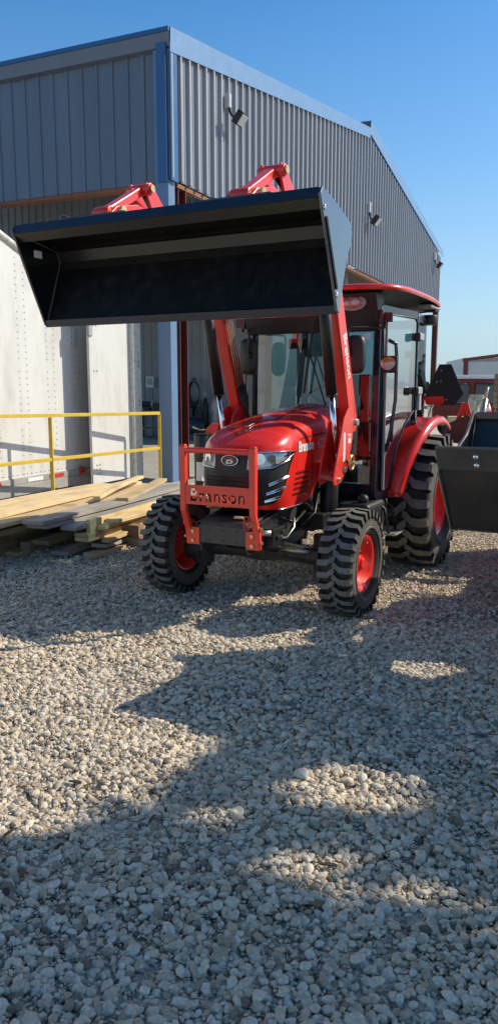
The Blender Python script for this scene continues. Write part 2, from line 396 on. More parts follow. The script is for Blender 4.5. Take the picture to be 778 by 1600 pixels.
def skirt(t):     # lower edge of the red flank, with the arch over the axle
    return interp(abs(t), [(0, 0.03), (0.3, 0.0), (0.60, 0.0), (0.66, 0.03), (0.70, 0.12), (0.745, 0.30), (0.79, 0.52), (0.84, 0.64), (1, 0.68)])

def tyre_parts(R, width, rim_r, nl, lug_h, wheel, side, lug_w, bead):
    """rubber carcass with chevron bar lugs; side = +1 when the outer face looks to +x"""
    hw = width/2; Rb = R - lug_h
    t = MB()
    prof = [(-hw*0.72, rim_r), (-hw*0.93, rim_r+0.035), (-hw*1.0, (rim_r+Rb)/2), (-hw*0.97, Rb-0.045), (-hw*0.86, Rb-0.008), (-hw*0.5, Rb+0.003), (0, Rb+0.006),
            (hw*0.5, Rb+0.003), (hw*0.86, Rb-0.008), (hw*0.97, Rb-0.045), (hw*1.0, (rim_r+Rb)/2), (hw*0.93, rim_r+0.035), (hw*0.72, rim_r)]
    t.lathe_x(prof, n=72, mi=0)
    for i, f in enumerate(t.f):      # sidewalls take the greyer rubber
        k = i % (len(prof)-1)
        if k in (1, 2, 9, 10): t.m[i] = 2
    # raised ring on the sidewall
    for sx in (-1, 1):
        t.lathe_x([(sx*(hw*0.985), rim_r+0.05), (sx*(hw*1.0+0.006), rim_r+0.056), (sx*(hw*1.0+0.006), rim_r+0.066), (sx*(hw*1.0), rim_r+0.072)], n=72, mi=2)
    def lug(sgn, a0):
        # centre line: (x fraction, arc offset) - slanted near the middle, nearly axial at the shoulder
        cl = [(-0.08, -0.30), (0.12, -0.14), (0.34, 0.17), (0.64, 0.22), (0.97, 0.22)]
        st = 2*PI/nl
        def P(xf, ao, k, r):
            x = sgn*xf*hw*1.02; a = a0 + (ao+k)*st*0.92
            rr = r
            return Vector((x, math.cos(a)*rr, math.sin(a)*rr))
        wd = lug_w/(R*st)/2
        tops = []; bots = []
        for i, (xf, ao) in enumerate(cl):
            crown = R - 0.012*R*(abs(xf)**2.2)*1.6
            base = Rb - 0.02 - (0.05 if i == len(cl)-1 else 0)
            ww = wd*(0.95 if i in (0, 4) else 1.12)
            tops.append((P(xf, ao, -ww, crown), P(xf, ao, ww, crown)))
            bots.append((P(xf*(1.0 if i else 1.2), ao, -ww*1.22, base), P(xf*(1.0 if i else 1.2), ao, ww*1.22, base)))
        # shoulder drop down the sidewall
        xf, ao = 1.015, 0.22
        tops.append((P(xf, ao, -wd*0.9, R-lug_h*2.1), P(xf, ao, wd*0.9, R-lug_h*2.1)))
        bots.append((P(xf*0.9, ao, -wd, R-lug_h*2.4), P(xf*0.9, ao, wd, R-lug_h*2.4)))
        n = len(tops); o = len(t.v)
        for (a, b), (c, d) in zip(tops, bots): t.v += [tuple(a), tuple(b), tuple(d), tuple(c)]
        for i in range(n-1):
            p = o+4*i; q = p+4
            for f, mi in (([p, p+1, q+1, q], 1 if i < n-2 else 2), ([p+1, p+2, q+2, q+1], 0), ([p+3, p, q, q+3], 0)):
                t.f.append(f); t.m.append(mi); t.sm.append(False)
        t.f.append([o, o+3, o+2, o+1]); t.m.append(0); t.sm.append(False)
        e = o+4*(n-1); t.f.append([e, e+1, e+2, e+3]); t.m.append(0); t.sm.append(False)
    for k in range(nl):
        lug(1, 2*PI*k/nl); lug(-1, 2*PI*(k+0.5)/nl)
    return t.build('tyre', [M['rubber'], M['rubber_dust'], M['sidewall']], wheel)

def make_wheel(parent, c, R, width, rim_r, nl, lug_h, side, lug_w, dish):
    """wheel part (dished disc) > tyre, rim, hub"""
    hw = width/2; s = side
    d = MB()
    xd = s*(hw*0.72-dish)
    d.lathe_x([(s*(hw*0.55), rim_r*0.95), (xd+s*0.05, rim_r*0.80), (xd+s*0.01, rim_r*0.70), (xd, rim_r*0.45), (xd+s*0.012, rim_r*0.33), (xd+s*0.012, 0.0)], n=48)
    w = d.build('wheel', M['rim'], parent, loc=c)
    tyre_parts(R, width, rim_r, nl, lug_h, w, side, lug_w, 0)
    r = MB()
    r.lathe_x([(-hw*0.74, rim_r-0.005), (-hw*0.76, rim_r+0.018), (-hw*0.70, rim_r+0.018), (-hw*0.66, rim_r-0.012), (-hw*0.3, rim_r-0.045), (hw*0.3, rim_r-0.045),
               (hw*0.66, rim_r-0.012), (hw*0.70, rim_r+0.018), (hw*0.76, rim_r+0.018), (hw*0.74, rim_r-0.005), (hw*0.66, rim_r-0.022), (hw*0.3, rim_r-0.055), (-hw*0.3, rim_r-0.055), (-hw*0.66, rim_r-0.022)], n=56, closed=True)
    r.build('rim', M['rim'], w)
    h = MB(); h.cyl((xd, 0, 0), (xd+s*0.055, 0, 0), rim_r*0.30, 20); h.cyl((xd+s*0.055, 0, 0), (xd+s*0.075, 0, 0), rim_r*0.2, 16)
    h.build('hub', M['rim'], w, bevel=0.006)
    b = MB()
    for k in range(8):
        a = 2*PI*k/8
        p = (xd+s*0.0, math.cos(a)*rim_r*0.52, math.sin(a)*rim_r*0.52)
        b.cyl(p, (p[0]+s*0.02, p[1], p[2]), 0.012, 6)
    b.build('wheel_nuts', M['steel'], w)
    v = MB(); v.cyl((s*hw*0.5, rim_r*0.55, rim_r*0.70), (s*hw*0.62, rim_r*0.5, rim_r*0.62), 0.006, 6); v.build('valve_stem', M['steel'], w)
    return w

def bucket_part(parent, prof, W, plate_top, mat=None, name='loader_bucket'):
    """prof: (y,z) points cutting edge -> floor -> back -> top lip; sheet of 12 mm swept across W"""
    th = 0.014; hw = W/2
    # smooth the bends a little
    pts = [Vector(p) for p in prof]
    sh = MB()
    def offs(ps, d):
        out = []
        for i, p in enumerate(ps):
            a = ps[max(0, i-1)]; b = ps[min(len(ps)-1, i+1)]
            t = (b-a).normalized(); out.append(p + Vector((-t.y, t.x))*d)
        return out
    c = sum(pts, Vector((0, 0)))/len(pts)
    outer = offs(pts, th); 
    if (outer[1]-c).length < (pts[1]-c).length: outer = offs(pts, -th)
    sh.prism([tuple(p) for p in pts]+[tuple(p) for p in reversed(outer)], 'x', -hw, hw)
    b = sh.build(name, [mat or M['black_inner']], parent, bevel=0.004)
    for s in (-1, 1):
        sp = MB(); x0 = s*(hw+0.001); x1 = s*(hw+0.016)
        sp.prism(plate_top, 'x', min(x0, x1), max(x0, x1))
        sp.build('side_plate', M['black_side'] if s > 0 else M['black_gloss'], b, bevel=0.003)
    return b

def loader(T, pose, text=True):
    """pose: dict of (y,z) points pivot, knee, tip ; bucket profile etc."""
    A = 0.478
    pv, kn, tp = pose['pivot'], pose['knee'], pose['tip']
    for s in (-1, 1):
        # mast: two plates with a front gusset and a foot tube
        m = MB()
        outline = [(0.12, 1.02), (0.10, 0.965), (0.135, 0.925), (0.25, 0.935), (0.40, 1.04), (0.49, 1.25), (0.515, 1.44), (0.47, 1.495), (0.39, 1.495), (0.30, 1.42), (0.20, 1.20)]
        for xx in (0.418, 0.532):
            m.prism(outline, 'x', s*xx-0.006, s*xx+0.006)
        m.box((s*0.475, 0.20, 0.975), (0.10, 0.16, 0.012)); m.box((s*0.475, 0.44, 1.18), (0.10, 0.012, 0.26))
        m.box((s*0.36, 0.5, 1.02), (0.12, 0.2, 0.1))
        mo = m.build('loader_mast', M['red_arm'], T, bevel=0.003)
        f = MB(); f.cyl((s*0.36, 0.45, 0.62), (s*0.36, 0.5, 1.0), 0.07, 14); f.box((s*0.30, 0.5, 0.62), (0.2, 0.5, 0.12)); f.build('mast_foot', M['black_satin'], mo, bevel=0.006)
        pins = MB()
        for (y, z, rr) in ((pv[0], pv[1], 0.026), (0.32, 1.03, 0.02), (0.20, 0.965, 0.014)):
            pins.cyl((s*0.405, y, z), (s*0.556, y, z), rr, 14)
        pins.build('pivot_pin', M['steel'], mo)
        if s > 0:
            k = MB(); k.tube([(0.54, 0.38, 1.08), (0.60, 0.38, 1.08)], 0.012, 8); k.tube([(0.575+0.0, 0.38+0.045*math.cos(a), 1.08+0.055*math.sin(a)) for a in [2*PI*i/14 for i in range(14)]], 0.010, 8, closed=True)
            k.build('parking_pin', M['brass'], mo)
            d = MB(); d.box((0.539, 0.31, 1.20), (0.001, 0.04, 0.22)); d.build('warning_decal', M['white'], mo)
            d = MB(); d.box((0.539, 0.42, 1.26), (0.001, 0.06, 0.07)); d.build('warning_decal', M['white'], mo)
            d = MB(); d.box((0.5398, 0.42, 1.275), (0.001, 0.05, 0.025)); d.build('warning_decal', M['amber'], mo)
        # arm: boxed section pivot -> knee -> tip, bent
        P0, P1, P2 = Vector((pv[0], pv[1])), Vector((kn[0], kn[1])), Vector((tp[0], tp[1]))
        d1 = (P1-P0).normalized(); d2 = (P2-P1).normalized()
        n1 = Vector((-d1.y, d1.x)); n2 = Vector((-d2.y, d2.x)); nm = (n1+n2).normalized()
        h0, h1, h2 = 0.075, 0.085, 0.055
        poly = [P0-n1*h0-d1*0.05, P0-d1*0.085, P0+n1*h0-d1*0.05, P1+nm*h1, P2+n2*h2, P2+d2*0.06, P2-n2*h2, P1-nm*h1]
        a = MB(); a.prism([tuple(p) for p in poly], 'x', s*A-0.044, s*A+0.044)
        ao = a.build('loader_arm', M['red_arm'], T, bevel=0.006)
        if text and s > 0:
            dn = Vector((0, -d1.x, -d1.y))
            q = P0 + d1*0.70
            text_obj('brand_lettering', 'Branson', 0.105, M['white'], ao, basis((A+0.0455, q.x-0.022, q.y), dn, (0, 1, 0.25)), 0.0006, 0.003, 1.0)
        # lift cylinder
        cb, cm, ct = pose['rod'], pose['gland'], pose['cyl_top']
        c = MB(); c.cyl((s*A, *cm), (s*A, *ct), 0.043, 16); c.cyl((s*A, *cm), (s*A, cm[0]*0.985+ct[0]*0.015, cm[1]*0.985+ct[1]*0.015), 0.047, 16)
        co = c.build('lift_cylinder', M['black_satin'], T)
        r = MB(); r.cyl((s*A, *cb), (s*A, *cm), 0.021, 14); r.build('piston_rod', M['chrome'], co)
        r = MB(); r.cyl((s*A-0.04, *cb), (s*A+0.04, *cb), 0.034, 12); r.build('rod_eye', M['red_arm'], co)
        # hydraulic lines running along the inner face of the arm
        hh = MB()
        for k in range(4):
            o = 0.05 - 0.032*k
            xx = s*A - s*0.056
            hh.tube([(xx, *(P0+d1*0.25-n1*o)), (xx, *(P0+d1*0.6-n1*o)), (xx, *(P1-nm*o-d1*0.05)), (xx, *(P1-nm*o+d2*0.1)), (xx, *(P2-d2*0.25-n2*o))], 0.008, 6)
        hh.build('hydraulic_line', M['steel'] if s < 0 else M['black_satin'], ao)
        if s < 0:
            hb = MB()
            for k in range(4):
                q = P0+d1*(0.30)-n1*(0.05-0.032*k)
                hb.tube([(s*A+0.056, q.x, q.y), (s*A+0.075, q.x+0.03, q.y-0.1), (s*A+0.06+0.02*k, q.x+0.07, q.y-0.25), (s*A+0.03, q.x+0.1, q.y-0.42)], 0.011, 6)
            hb.build('hydraulic_hose', M['black_satin'], ao)
        # dump linkage at the tip
        b = pose['boss']; qk = pose['quick']; lk = pose['link_root']
        for xx in (s*A-0.062, s*A+0.062):
            l = MB(); B = Vector(b); L = Vector(lk); Q = Vector(pose['tail'])
            dn = (L-B).normalized(); nn = Vector((-dn.y, dn.x))
            l.prism([tuple(B+nn*0.045), tuple(B-dn*0.05), tuple(B-nn*0.045), tuple(L-nn*0.085-dn*0.12), tuple(L-nn*0.07), tuple(L+nn*0.07), tuple(L+nn*0.075-dn*0.14)], 'x', xx-0.008, xx+0.008)
            l.build('bellcrank', M['red_arm'], T, bevel=0.003)
        l = MB(); l.cyl((s*A-0.085, *b), (s*A+0.085, *b), 0.036, 16); l.cyl((s*A-0.095, *b), (s*A+0.095, *b), 0.02, 12)
        lo = l.build('linkage_pin', M['red_arm'], T, bevel=0.003)
        l = MB()
        for xx in (s*A-0.093, s*A+0.093): l.cyl((xx-0.004, *b), (xx+0.004, *b), 0.024, 12)
        l.build('pin_washer', M['brass'], lo)
        dl = MB(); dl.bar((s*A, *b), (s*A, *qk), 0.07, 0.055); dl.cyl((s*A-0.06, *qk), (s*A+0.06, *qk), 0.042, 14); dl.build('dump_link', M['red_arm'], T, bevel=0.006)
        dl = MB(); dl.cyl((s*A-0.066, *qk), (s*A+0.066, *qk), 0.018, 12); dl.build('pin_washer', M['brass'], lo)
        # bucket cylinder lying on the arm
        bc = MB(); e = P1+d2*0.05+n2*0.15*pose.get('up', 1); bc.cyl((s*A, *b), (s*A, *(Vector(b)*0.35+e*0.65)), 0.018, 12); bc.cyl((s*A, *(Vector(b)*0.4+e*0.6)), (s*A, *e), 0.034, 14)
        bc.build('bucket_cylinder', M['black_gloss'], T)
    cx = MB(); q = Vector(pv)*0.38+Vector(kn)*0.62
    cx.tube([(-A, *q), (A, *q)], 0.05, 14); cx.build('arm_cross_tube', M['red_arm'], T)
def stencil_plate(name, w, h, th, txt, size, spacing, mat, parent, M4, tz):
    """rectangular plate with the letters of txt cut through it"""
    cu = bpy.data.curves.new(name, 'FONT'); cu.body = txt; cu.size = size; cu.space_character = spacing; cu.align_x = 'CENTER'; cu.resolution_u = 3; cu.offset = 0.0025
    t = bpy.data.objects.new(name, cu); COL.objects.link(t)
    dg = bpy.context.evaluated_depsgraph_get()
    me = bpy.data.meshes.new_from_object(t.evaluated_get(dg)); bpy.data.objects.remove(t); bpy.data.curves.remove(cu)
    bm = bmesh.new(); bm.from_mesh(me); bpy.data.meshes.remove(me)
    bmesh.ops.remove_doubles(bm, verts=bm.verts, dist=1e-5)
    edges = [(e.verts[0].co.copy(), e.verts[1].co.copy()) for e in bm.edges if len(e.link_faces) == 1]; bm.free()
    bm = bmesh.new(); vm = {}
    def V(p):
        k = (round(p[0], 5), round(p[1], 5))
        if k not in vm: vm[k] = bm.verts.new((p[0], p[1]+tz, 0))
        return vm[k]
    for a, b in edges:
        a, b = V(a), V(b)
        if a is not b and bm.edges.get((a, b)) is None: bm.edges.new((a, b))
    R = [bm.verts.new((x, y, 0)) for x, y in ((-w/2, -h/2), (w/2, -h/2), (w/2, h/2), (-w/2, h/2))]
    for i in range(4): bm.edges.new((R[i], R[(i+1) % 4]))
    bmesh.ops.triangle_fill(bm, use_beauty=True, use_dissolve=False, edges=bm.edges[:], normal=(0, 0, 1))
    me = bpy.data.meshes.new(name); bm.to_mesh(me); bm.free()
    me.transform(M4); me.materials.append(mat)
    o = bpy.data.objects.new(name, me); COL.objects.link(o); o.parent = parent
    sd_ = o.modifiers.new('thick', 'SOLIDIFY'); sd_.thickness = th; sd_.offset = 0
    return o

def sheet(name, outline, origin, ex, ey, th, mat, parent, holes=None, bevel=0):
    """flat plate from a 2-D outline placed in 3-D"""
    ex = Vector(ex).normalized(); ey = Vector(ey); ey = (ey-ex*ey.dot(ex)).normalized(); ez = ex.cross(ey); o = Vector(origin)
    n = len(outline); m = MB()
    vs = [o+ex*u+ey*v-ez*th/2 for u, v in outline]+[o+ex*u+ey*v+ez*th/2 for u, v in outline]
    m.add(vs, [tuple(range(n-1, -1, -1)), tuple(range(n, 2*n))]+[(i, (i+1) % n, n+(i+1) % n, n+i) for i in range(n)])
    return m.build(name, mat, parent, bevel=bevel)
def ring_frame(mb, loop, w, d):
    """thin square bar frame through closed loop"""
    for i in range(len(loop)):
        mb.bar(loop[i], loop[(i+1) % len(loop)], w, d, up=(1, 0.3, 0.1))

def make_tractor(T, pose, cab=True, guard=True, rr=0.614):
    # ---------------- chassis
    c = MB()
    for s in (-1, 1): c.prism([(-0.60, 0.50), (-0.60, 0.70), (-0.3, 0.76), (0.95, 0.76), (0.95, 0.56), (-0.2, 0.52)], 'x', s*0.185-0.012, s*0.185+0.012)
    c.box((0, 0.95, 0.62), (0.36, 0.7, 0.30)); c.box((0, 1.75, 0.66), (0.42, 0.75, 0.46)); c.box((0, -0.40, 0.70), (0.36, 0.42, 0.05))
    ch = c.build('chassis', M['iron'], T, bevel=0.01)
    e = MB(); e.box((0, 0.28, 0.92), (0.34, 0.72, 0.36)); e.box((0.0, 0.2, 1.14), (0.24, 0.6, 0.14)); e.cyl((0.16, -0.05, 0.85), (0.25, -0.05, 0.85), 0.085, 18); e.cyl((0.17, 0.14, 0.98), (0.27, 0.14, 0.98), 0.055, 16)
    e.box((0.21, 0.40, 0.82), (0.10, 0.26, 0.20)); e.cyl((0.24, 0.30, 0.74), (0.24, 0.30, 0.92), 0.048, 14); e.box((-0.21, 0.3, 0.85), (0.1, 0.3, 0.2))
    e.box((0, -0.30, 0.98), (0.46, 0.09, 0.40))
    eo = e.build('engine', M['iron'], ch, bevel=0.008)
    h = MB()
    for (a, b, cc, r) in (((0.27, -0.02, 1.02), (0.30, 0.10, 0.92), (0.24, 0.24, 0.80), 0.016), ((0.26, 0.08, 0.82), (0.31, 0.18, 0.75), (0.26, 0.32, 0.70), 0.012), ((0.28, 0.0, 0.90), (0.32, 0.16, 0.98), (0.30, 0.30, 1.04), 0.010),
                          ((0.22, -0.2, 0.72), (0.30, -0.06, 0.66), (0.30, 0.12, 0.72), 0.013), ((0.3, 0.05, 0.62), (0.35, 0.2, 0.7), (0.3, 0.4, 0.86), 0.011), ((0.25, 0.2, 1.02), (0.33, 0.34, 0.95), (0.33, 0.46, 0.80), 0.012)):
        h.tube([a, b, cc], r, 7)
    h.build('engine_hose', M['black_satin'], eo)
    h = MB(); h.tube([(0.21, -0.50, 0.645), (0.30, -0.46, 0.645)], 0.021, 12); h.tube([(0.24, -0.30, 0.575), (0.32, -0.24, 0.58), (0.33, -0.14, 0.64), (0.31, -0.10, 0.70)], 0.011, 8); h.build('coolant_pipe', M['steel'], eo)
    h = MB(); h.ball((0.30, 0.16, 1.02), 0.028, 6); h.build('filler_cap', M['red'], eo)
    h = MB(); h.tube([(0.10, -0.62, 0.765), (0.13, -0.66, 0.775), (0.19, -0.66, 0.775)], 0.009, 6); h.build('latch_cable', M['pine_tan'], eo)
    # ---------------- front axle
    a = MB(); a.tube([(-0.50, 0, 0.39), (-0.2, 0, 0.42), (0, 0, 0.43), (0.2, 0, 0.42), (0.50, 0, 0.39)], [0.062, 0.07, 0.10, 0.07, 0.062], 14)
    a.box((0, 0.0, 0.5), (0.2, 0.3, 0.16))
    for s in (-1, 1):
        a.cyl((s*0.52, 0, 0.27), (s*0.52, 0, 0.58), 0.085, 16); a.cyl((s*0.5, 0, 0.385), (s*0.64, 0, 0.385), 0.11, 18); a.box((s*0.47, -0.08, 0.44), (0.1, 0.1, 0.07))
    ax = a.build('front_axle', M['iron'], T, bevel=0.006)
    a = MB(); a.cyl((-0.22, -0.13, 0.47), (0.20, -0.13, 0.47), 0.038, 14); a.build('steering_cylinder', M['black_satin'], ax)
    a = MB(); a.cyl((-0.46, -0.13, 0.46), (-0.22, -0.13, 0.47), 0.016, 10); a.cyl((0.20, -0.13, 0.47), (0.46, -0.13, 0.46), 0.016, 10); a.build('steering_rod', M['steel'], ax)
    # ---------------- wheels
    for s in (-1, 1):
        make_wheel(T, (s*(0.735 if s > 0 else 0.758), 0, 0.392), 0.398, 0.245, 0.205, 29, 0.026, s, 0.042, 0.075)
    for s in (-1, 1):
        make_wheel(T, (s*0.745, 1.86, rr-0.006), rr, 0.40, 0.315*rr/0.614, 23, 0.038, s, 0.076, 0.15)
    r = MB(); r.cyl((-0.62, 1.86, 0.608), (0.62, 1.86, 0.608), 0.12, 18); r.build('rear_axle', M['iron'], T)
    # ---------------- hood
    one = lambda t: 1.0
    m = MB()
    hood_patch(m, -0.53, 0.53, skirt, g_lo, 64, 7)
    hood_patch(m, -0.53, 0.53, hl_hi, one, 64, 20)
    for s in (-1, 1):
        hood_patch(m, s*0.53, s*1.0, skirt, lambda t: HT, 40, 14)
        hood_patch(m, s*0.53, s*1.0, lambda t: HT, one, 40, 18)
        # close the triangle between grille top (0.80) and light top (0.88) at the end of the lamp
    hood = m.build('hood', M['red'], T, weld=True)
    # panel gaps: nose cap to side panel, and along the shoulder
    for s in (-1, 1):
        gp = MB(); gp.grid(lambda h, v: hood_off(s*(0.662+0.004*v+0.02*math.sin(h*3)), h, 0.0012), lin(0.10, 0.80, 14), [-0.5, 0.5])
        gp.grid(lambda t, v: hood_off(s*t, 0.835+0.006*v, 0.0012), lin(0.56, 0.99, 20), [-0.5, 0.5]); gp.build('panel_gap', M['black_satin'], hood)
    # raised spine panel and intake slots on top
    m = MB()
    m.grid(lambda u, v: (u, v, interp(v, HTOP) + 0.004 - 1.1*u*u + 0.012*min(1, (v+0.12)/0.15)), lin(-0.10, 0.10, 9), lin(-0.12, 0.87, 24))
    m.build('hood_scoop', M['red'], hood)
    m = MB(); m.prism([(-0.022, 0.045), (0.0, 0.09), (0.022, 0.045), (0.014, -0.06), (-0.014, -0.06)], 'z', 0, 0.004)
    bg = m.build('hood_badge', M['chrome'], hood, bevel=0.001); bg.location = (-0.0, -0.20, 1.383); bg.rotation_euler = (0.24, 0, 0)
    # grille
    g = MB(); hood_patch(g, -0.53, 0.53, g_lo, hl_lo, 64, 10, off=-0.006); gr = g.build('grille', M['black_satin'], hood)
    # louvre blades at each side of the grille
    for s in (-1, 1):
        lv = MB()
        for k, (h0, t0, t1, rise) in enumerate(((0.36, 0.26, 0.455, 0.10), (0.235, 0.24, 0.42, 0.085), (0.135, 0.225, 0.37, 0.05))):
            def fn(t, v, h0=h0, t0=t0, t1=t1, rise=rise):
                hh = h0 + rise*(t-t0)/(t1-t0) + (v-0.5)*0.030
                return hood_off(s*t, hh, 0.004 if v > 0.5 else 0.016)
            lv.grid(fn, lin(t0, t1, 10), [0, 0.33, 0.66, 1.0], 0, True)
        lv.build('chrome_louvre', M['chrome'], gr)
        dk = MB(); hood_patch(dk, s*0.21, s*0.47, lambda t: max(g_lo(t)+0.025, 0.11), lambda t: hl_lo(t)-0.04, 12, 6, off=-0.003); dk.build('grille_recess', M['plastic'], gr)
    # mesh slats across the centre
    ms = MB()
    for k in range(7):
        hc = 0.14+0.06*k
        ms.grid(lambda t, v, hc=hc: hood_off(t, hc+(v-0.5)*0.016, 0.002), lin(-0.24, 0.24, 24), [0, 1])
    ms.build('grille_slats', M['plastic'], gr)
    # lamps
    tri = MB(); hood_patch(tri, -0.10, 0.10, hl_lo, hl_hi, 12, 5, off=-0.002); ep = tri.build('badge_panel', M['black_satin'], hood)
    for s in (-1, 1):
        t0, t1 = 0.105, 0.525
        bk = MB(); hood_patch(bk, s*t0, s*t1, lambda t: hl_lo(t)+0.004, lambda t: hl_hi(t)-0.004, 24, 6, off=-0.020); hl = bk.build('headlight', M['silver_hood'], hood)
        rf = MB()
        for tt, rr in ((0.19, 0.040), (0.29, 0.030)):
            p = hood_off(s*tt, 0.70, -0.020); q = hood_off(s*tt, 0.70, 0.002); rf.cyl(p, q, rr*0.5, 16, r2=rr)
        rf.build('reflector_bowl', M['chrome'], hl)
        fl = MB()
        for k in range(6):
            tt = 0.345+0.028*k
            fl.grid(lambda u, v, tt=tt: hood_off(s*(tt+u*0.022-0.012*v), hl_lo(tt)+0.02+(hl_hi(tt)-hl_lo(tt)-0.04)*v, -0.016+0.014*u), [0, 1], lin(0, 1, 5))
        fl.build('lamp_flutes', M['chrome'], hl)
        fr = MB(); lo = [hood_off(s*t, hl_lo(t)+0.0, 0.004) for t in lin(t0, t1, 24)]; hi = [hood_off(s*t, hl_hi(t), 0.004) for t in lin(t1, t0, 24)]
        fr.tube(lo+hi, 0.0055, 6, closed=True); fr.build('lamp_bezel', M['chrome'], hl)
        ln = MB(); hood_patch(ln, s*t0, s*t1, hl_lo, hl_hi, 24, 5, off=0.003); ln.build('lamp_lens', M['lens'], hl)
    # oval badge
    def ev(a, r, off): return hood_off(0.0, 0.675, off) + Vector((0.064*r*math.cos(a), 0, 0.036*r*math.sin(a)))
    m = MB(); n = 28
    m.add([ev(2*PI*k/n, 1, 0.010) for k in range(n)]+[ev(2*PI*k/n, 1, -0.004) for k in range(n)], [tuple(range(n))]+[(k, (k+1) % n, n+(k+1) % n, n+k) for k in range(n)])
    em = m.build('emblem', M['black_gloss'], hood)
    m = MB(); m.tube([ev(2*PI*k/n, 1.0, 0.011) for k in range(n)], 0.0042, 6, closed=True); m.build('emblem_ring', M['chrome'], em)
    p = hood_off(0, 0.675, 0.0115)
    m = MB()   # blocky open D with a red square at its upper right
    def lp(pts, mat, dz=0.0):
        q = MB(); k = len(pts); q.add([(p.x+u, p.y-0.0005-dz, p.z+v) for u, v in pts], [tuple(range(k))]); return q.build('emblem_mark', mat, em)
    lp([(-0.024, 0.006), (0.008, 0.006), (0.022, 0.001), (0.026, -0.008), (0.022, -0.018), (0.008, -0.024), (-0.032, -0.024)], M['white'])
    lp([(-0.010, -0.003), (0.004, -0.003), (0.010, -0.008), (0.004, -0.015), (-0.014, -0.015)], M['black_satin'], 0.0006)
    lp([(-0.004, 0.022), (0.024, 0.020), (0.021, 0.009), (-0.006, 0.009)], M['decal_red'])
    # flank: script, slots, chrome strip
    for s in (-1, 1):
        if s > 0: bs = basis((HW+0.003, -0.075, 1.185), (0, 1, 0.02), (0, 0, 1))
        else: bs = basis((-HW-0.003, 0.55, 1.185), (0, -1, -0.02), (0, 0, 1))
        text_obj('model_lettering', 'Branson', 0.105, M['white'], hood, bs, 0.0008, 0.0035, 0.86, 0.92)
        bs2 = basis((s*(HW+0.003), 0.285 if s > 0 else 0.20, 1.19), (0, s, 0.02), (0, 0, 1))
        text_obj('model_lettering', '4225', 0.104, M['white'], hood, bs2, 0.0008, 0.0005, 0.84, 0.88)
        bs3 = basis((s*(HW+0.003), 0.475 if s > 0 else 0.0, 1.19), (0, s, 0.02), (0, 0, 1))
        text_obj('model_lettering', 'C', 0.105, M['white'], hood, bs3, 0.0008, 0.004, 0.86)
        sl = MB()
        for k in range(5):
            h0 = 0.16+0.072*k
            sl.grid(lambda t, v, h0=h0: hood_off(s*t, h0+0.06*(t-0.5)+(v-0.5)*0.022, 0.0022), lin(0.515+0.006*k, 0.645, 6), [0, 1])
        sl.build('vent_slots', M['black_satin'], hood)
        rb = MB()
        for k in range(5):
            h0 = 0.19+0.072*k
            rb.grid(lambda t, v, h0=h0: hood_off(s*t, h0+0.06*(t-0.5)+(v-0.5)*0.030, 0.003+0.006*v), lin(0.515+0.006*k, 0.650, 6), [0, 0.5, 1])
        rb.build('vent_blades', M['red'], hood)
        st = MB(); st.tube([hood_off(s*t, 0.0, 0.003) for t in lin(0.34, 0.60, 12)], 0.0055, 6); st.build('chrome_strip', M['chrome'], hood)
    # ---------------- front guard
    if guard:
        g = MB()
        for s in (-1, 1):
            x = s*0.272
            prof = [(-0.700, 1.245), (-0.690, 1.262), (-0.668, 1.262), (-0.655, 1.245), (-0.655, 0.80), (-0.605, 0.675), (-0.592, 0.66), (-0.592, 0.555), (-0.612, 0.55), (-0.632, 0.66), (-0.695, 0.80)]
            g.prism(prof, 'x', x-0.022, x+0.022)
            g.box((s*0.237, -0.617, 0.612), (0.105, 0.012, 0.125))
        g.tube([(-0.295, -0.678, 1.222), (0.295, -0.678, 1.222)], 0.021, 14)
        go = g.build('front_guard', M['red_guard'], T, bevel=0.004)
        po = stencil_plate('guard_plate', 0.500, 0.135, 0.008, 'Branson', 0.122, 1.08, M['red_guard'], go, basis((0, -0.688, 0.915), (1, 0, 0), (0, 0, 1)), -0.042)
        # stencil bridges that keep the letter centres in place
        br = MB()
        for bx, bz, w_, h_ in ((-0.158, 0.915, 0.006, 0.085), (-0.034, 0.898, 0.006, 0.055), (0.105, 0.905, 0.006, 0.07)): br.box((bx, -0.688, bz), (w_, 0.006, h_))
        br.build('stencil_bridge', M['red_guard'], po)
        cp = MB(); cp.box((0, -0.605, 0.628), (0.40, 0.012, 0.125)); co = cp.build('mounting_plate', M['grey_plate'], go, bevel=0.002)
        bo = MB()
        for s in (-1, 1):
            for z in (0.578, 0.645): bo.cyl((s*0.235, -0.622, z), (s*0.235, -0.634, z), 0.013, 8)
            bo.cyl((s*0.295, -0.62, 0.70), (s*0.31, -0.62, 0.70), 0.012, 8); bo.cyl((s*0.295, -0.61, 0.60), (s*0.31, -0.61, 0.60), 0.012, 8)
        bo.build('guard_bolt', M['brass'], go)
        ho = MB()
        for x in (-0.11, 0.0, 0.11):
            for z in (0.592, 0.664): ho.cyl((x, -0.6105, z), (x, -0.6125, z), 0.009, 10)
        ho.build('bolt_hole', M['black_satin'], co)
        lt = MB(); lt.tube([(0.21, -0.69, 0.70), (0.21, -0.69, 0.79), (0.245, -0.69, 0.79), (0.245, -0.69, 0.70)], 0.006, 6); lt.tube([(0.20, -0.69, 0.745), (0.25, -0.69, 0.745)], 0.005, 6); lt.build('guard_latch', M['red_guard'], go)
    fb = MB()
    for s in (-1, 1):
        fb.prism([(-0.60, 0.56), (-0.60, 0.70), (-0.2, 0.76), (-0.2, 0.62), (-0.4, 0.50)], 'x', s*0.22-0.01, s*0.22+0.01)
        fb.box((s*0.262, -0.32, 0.60), (0.07, 0.20, 0.13))
        fb.cyl((s*0.30, -0.36, 0.60), (s*0.312, -0.36, 0.60), 0.016, 8); fb.cyl((s*0.30, -0.27, 0.62), (s*0.312, -0.27, 0.62), 0.016, 8)
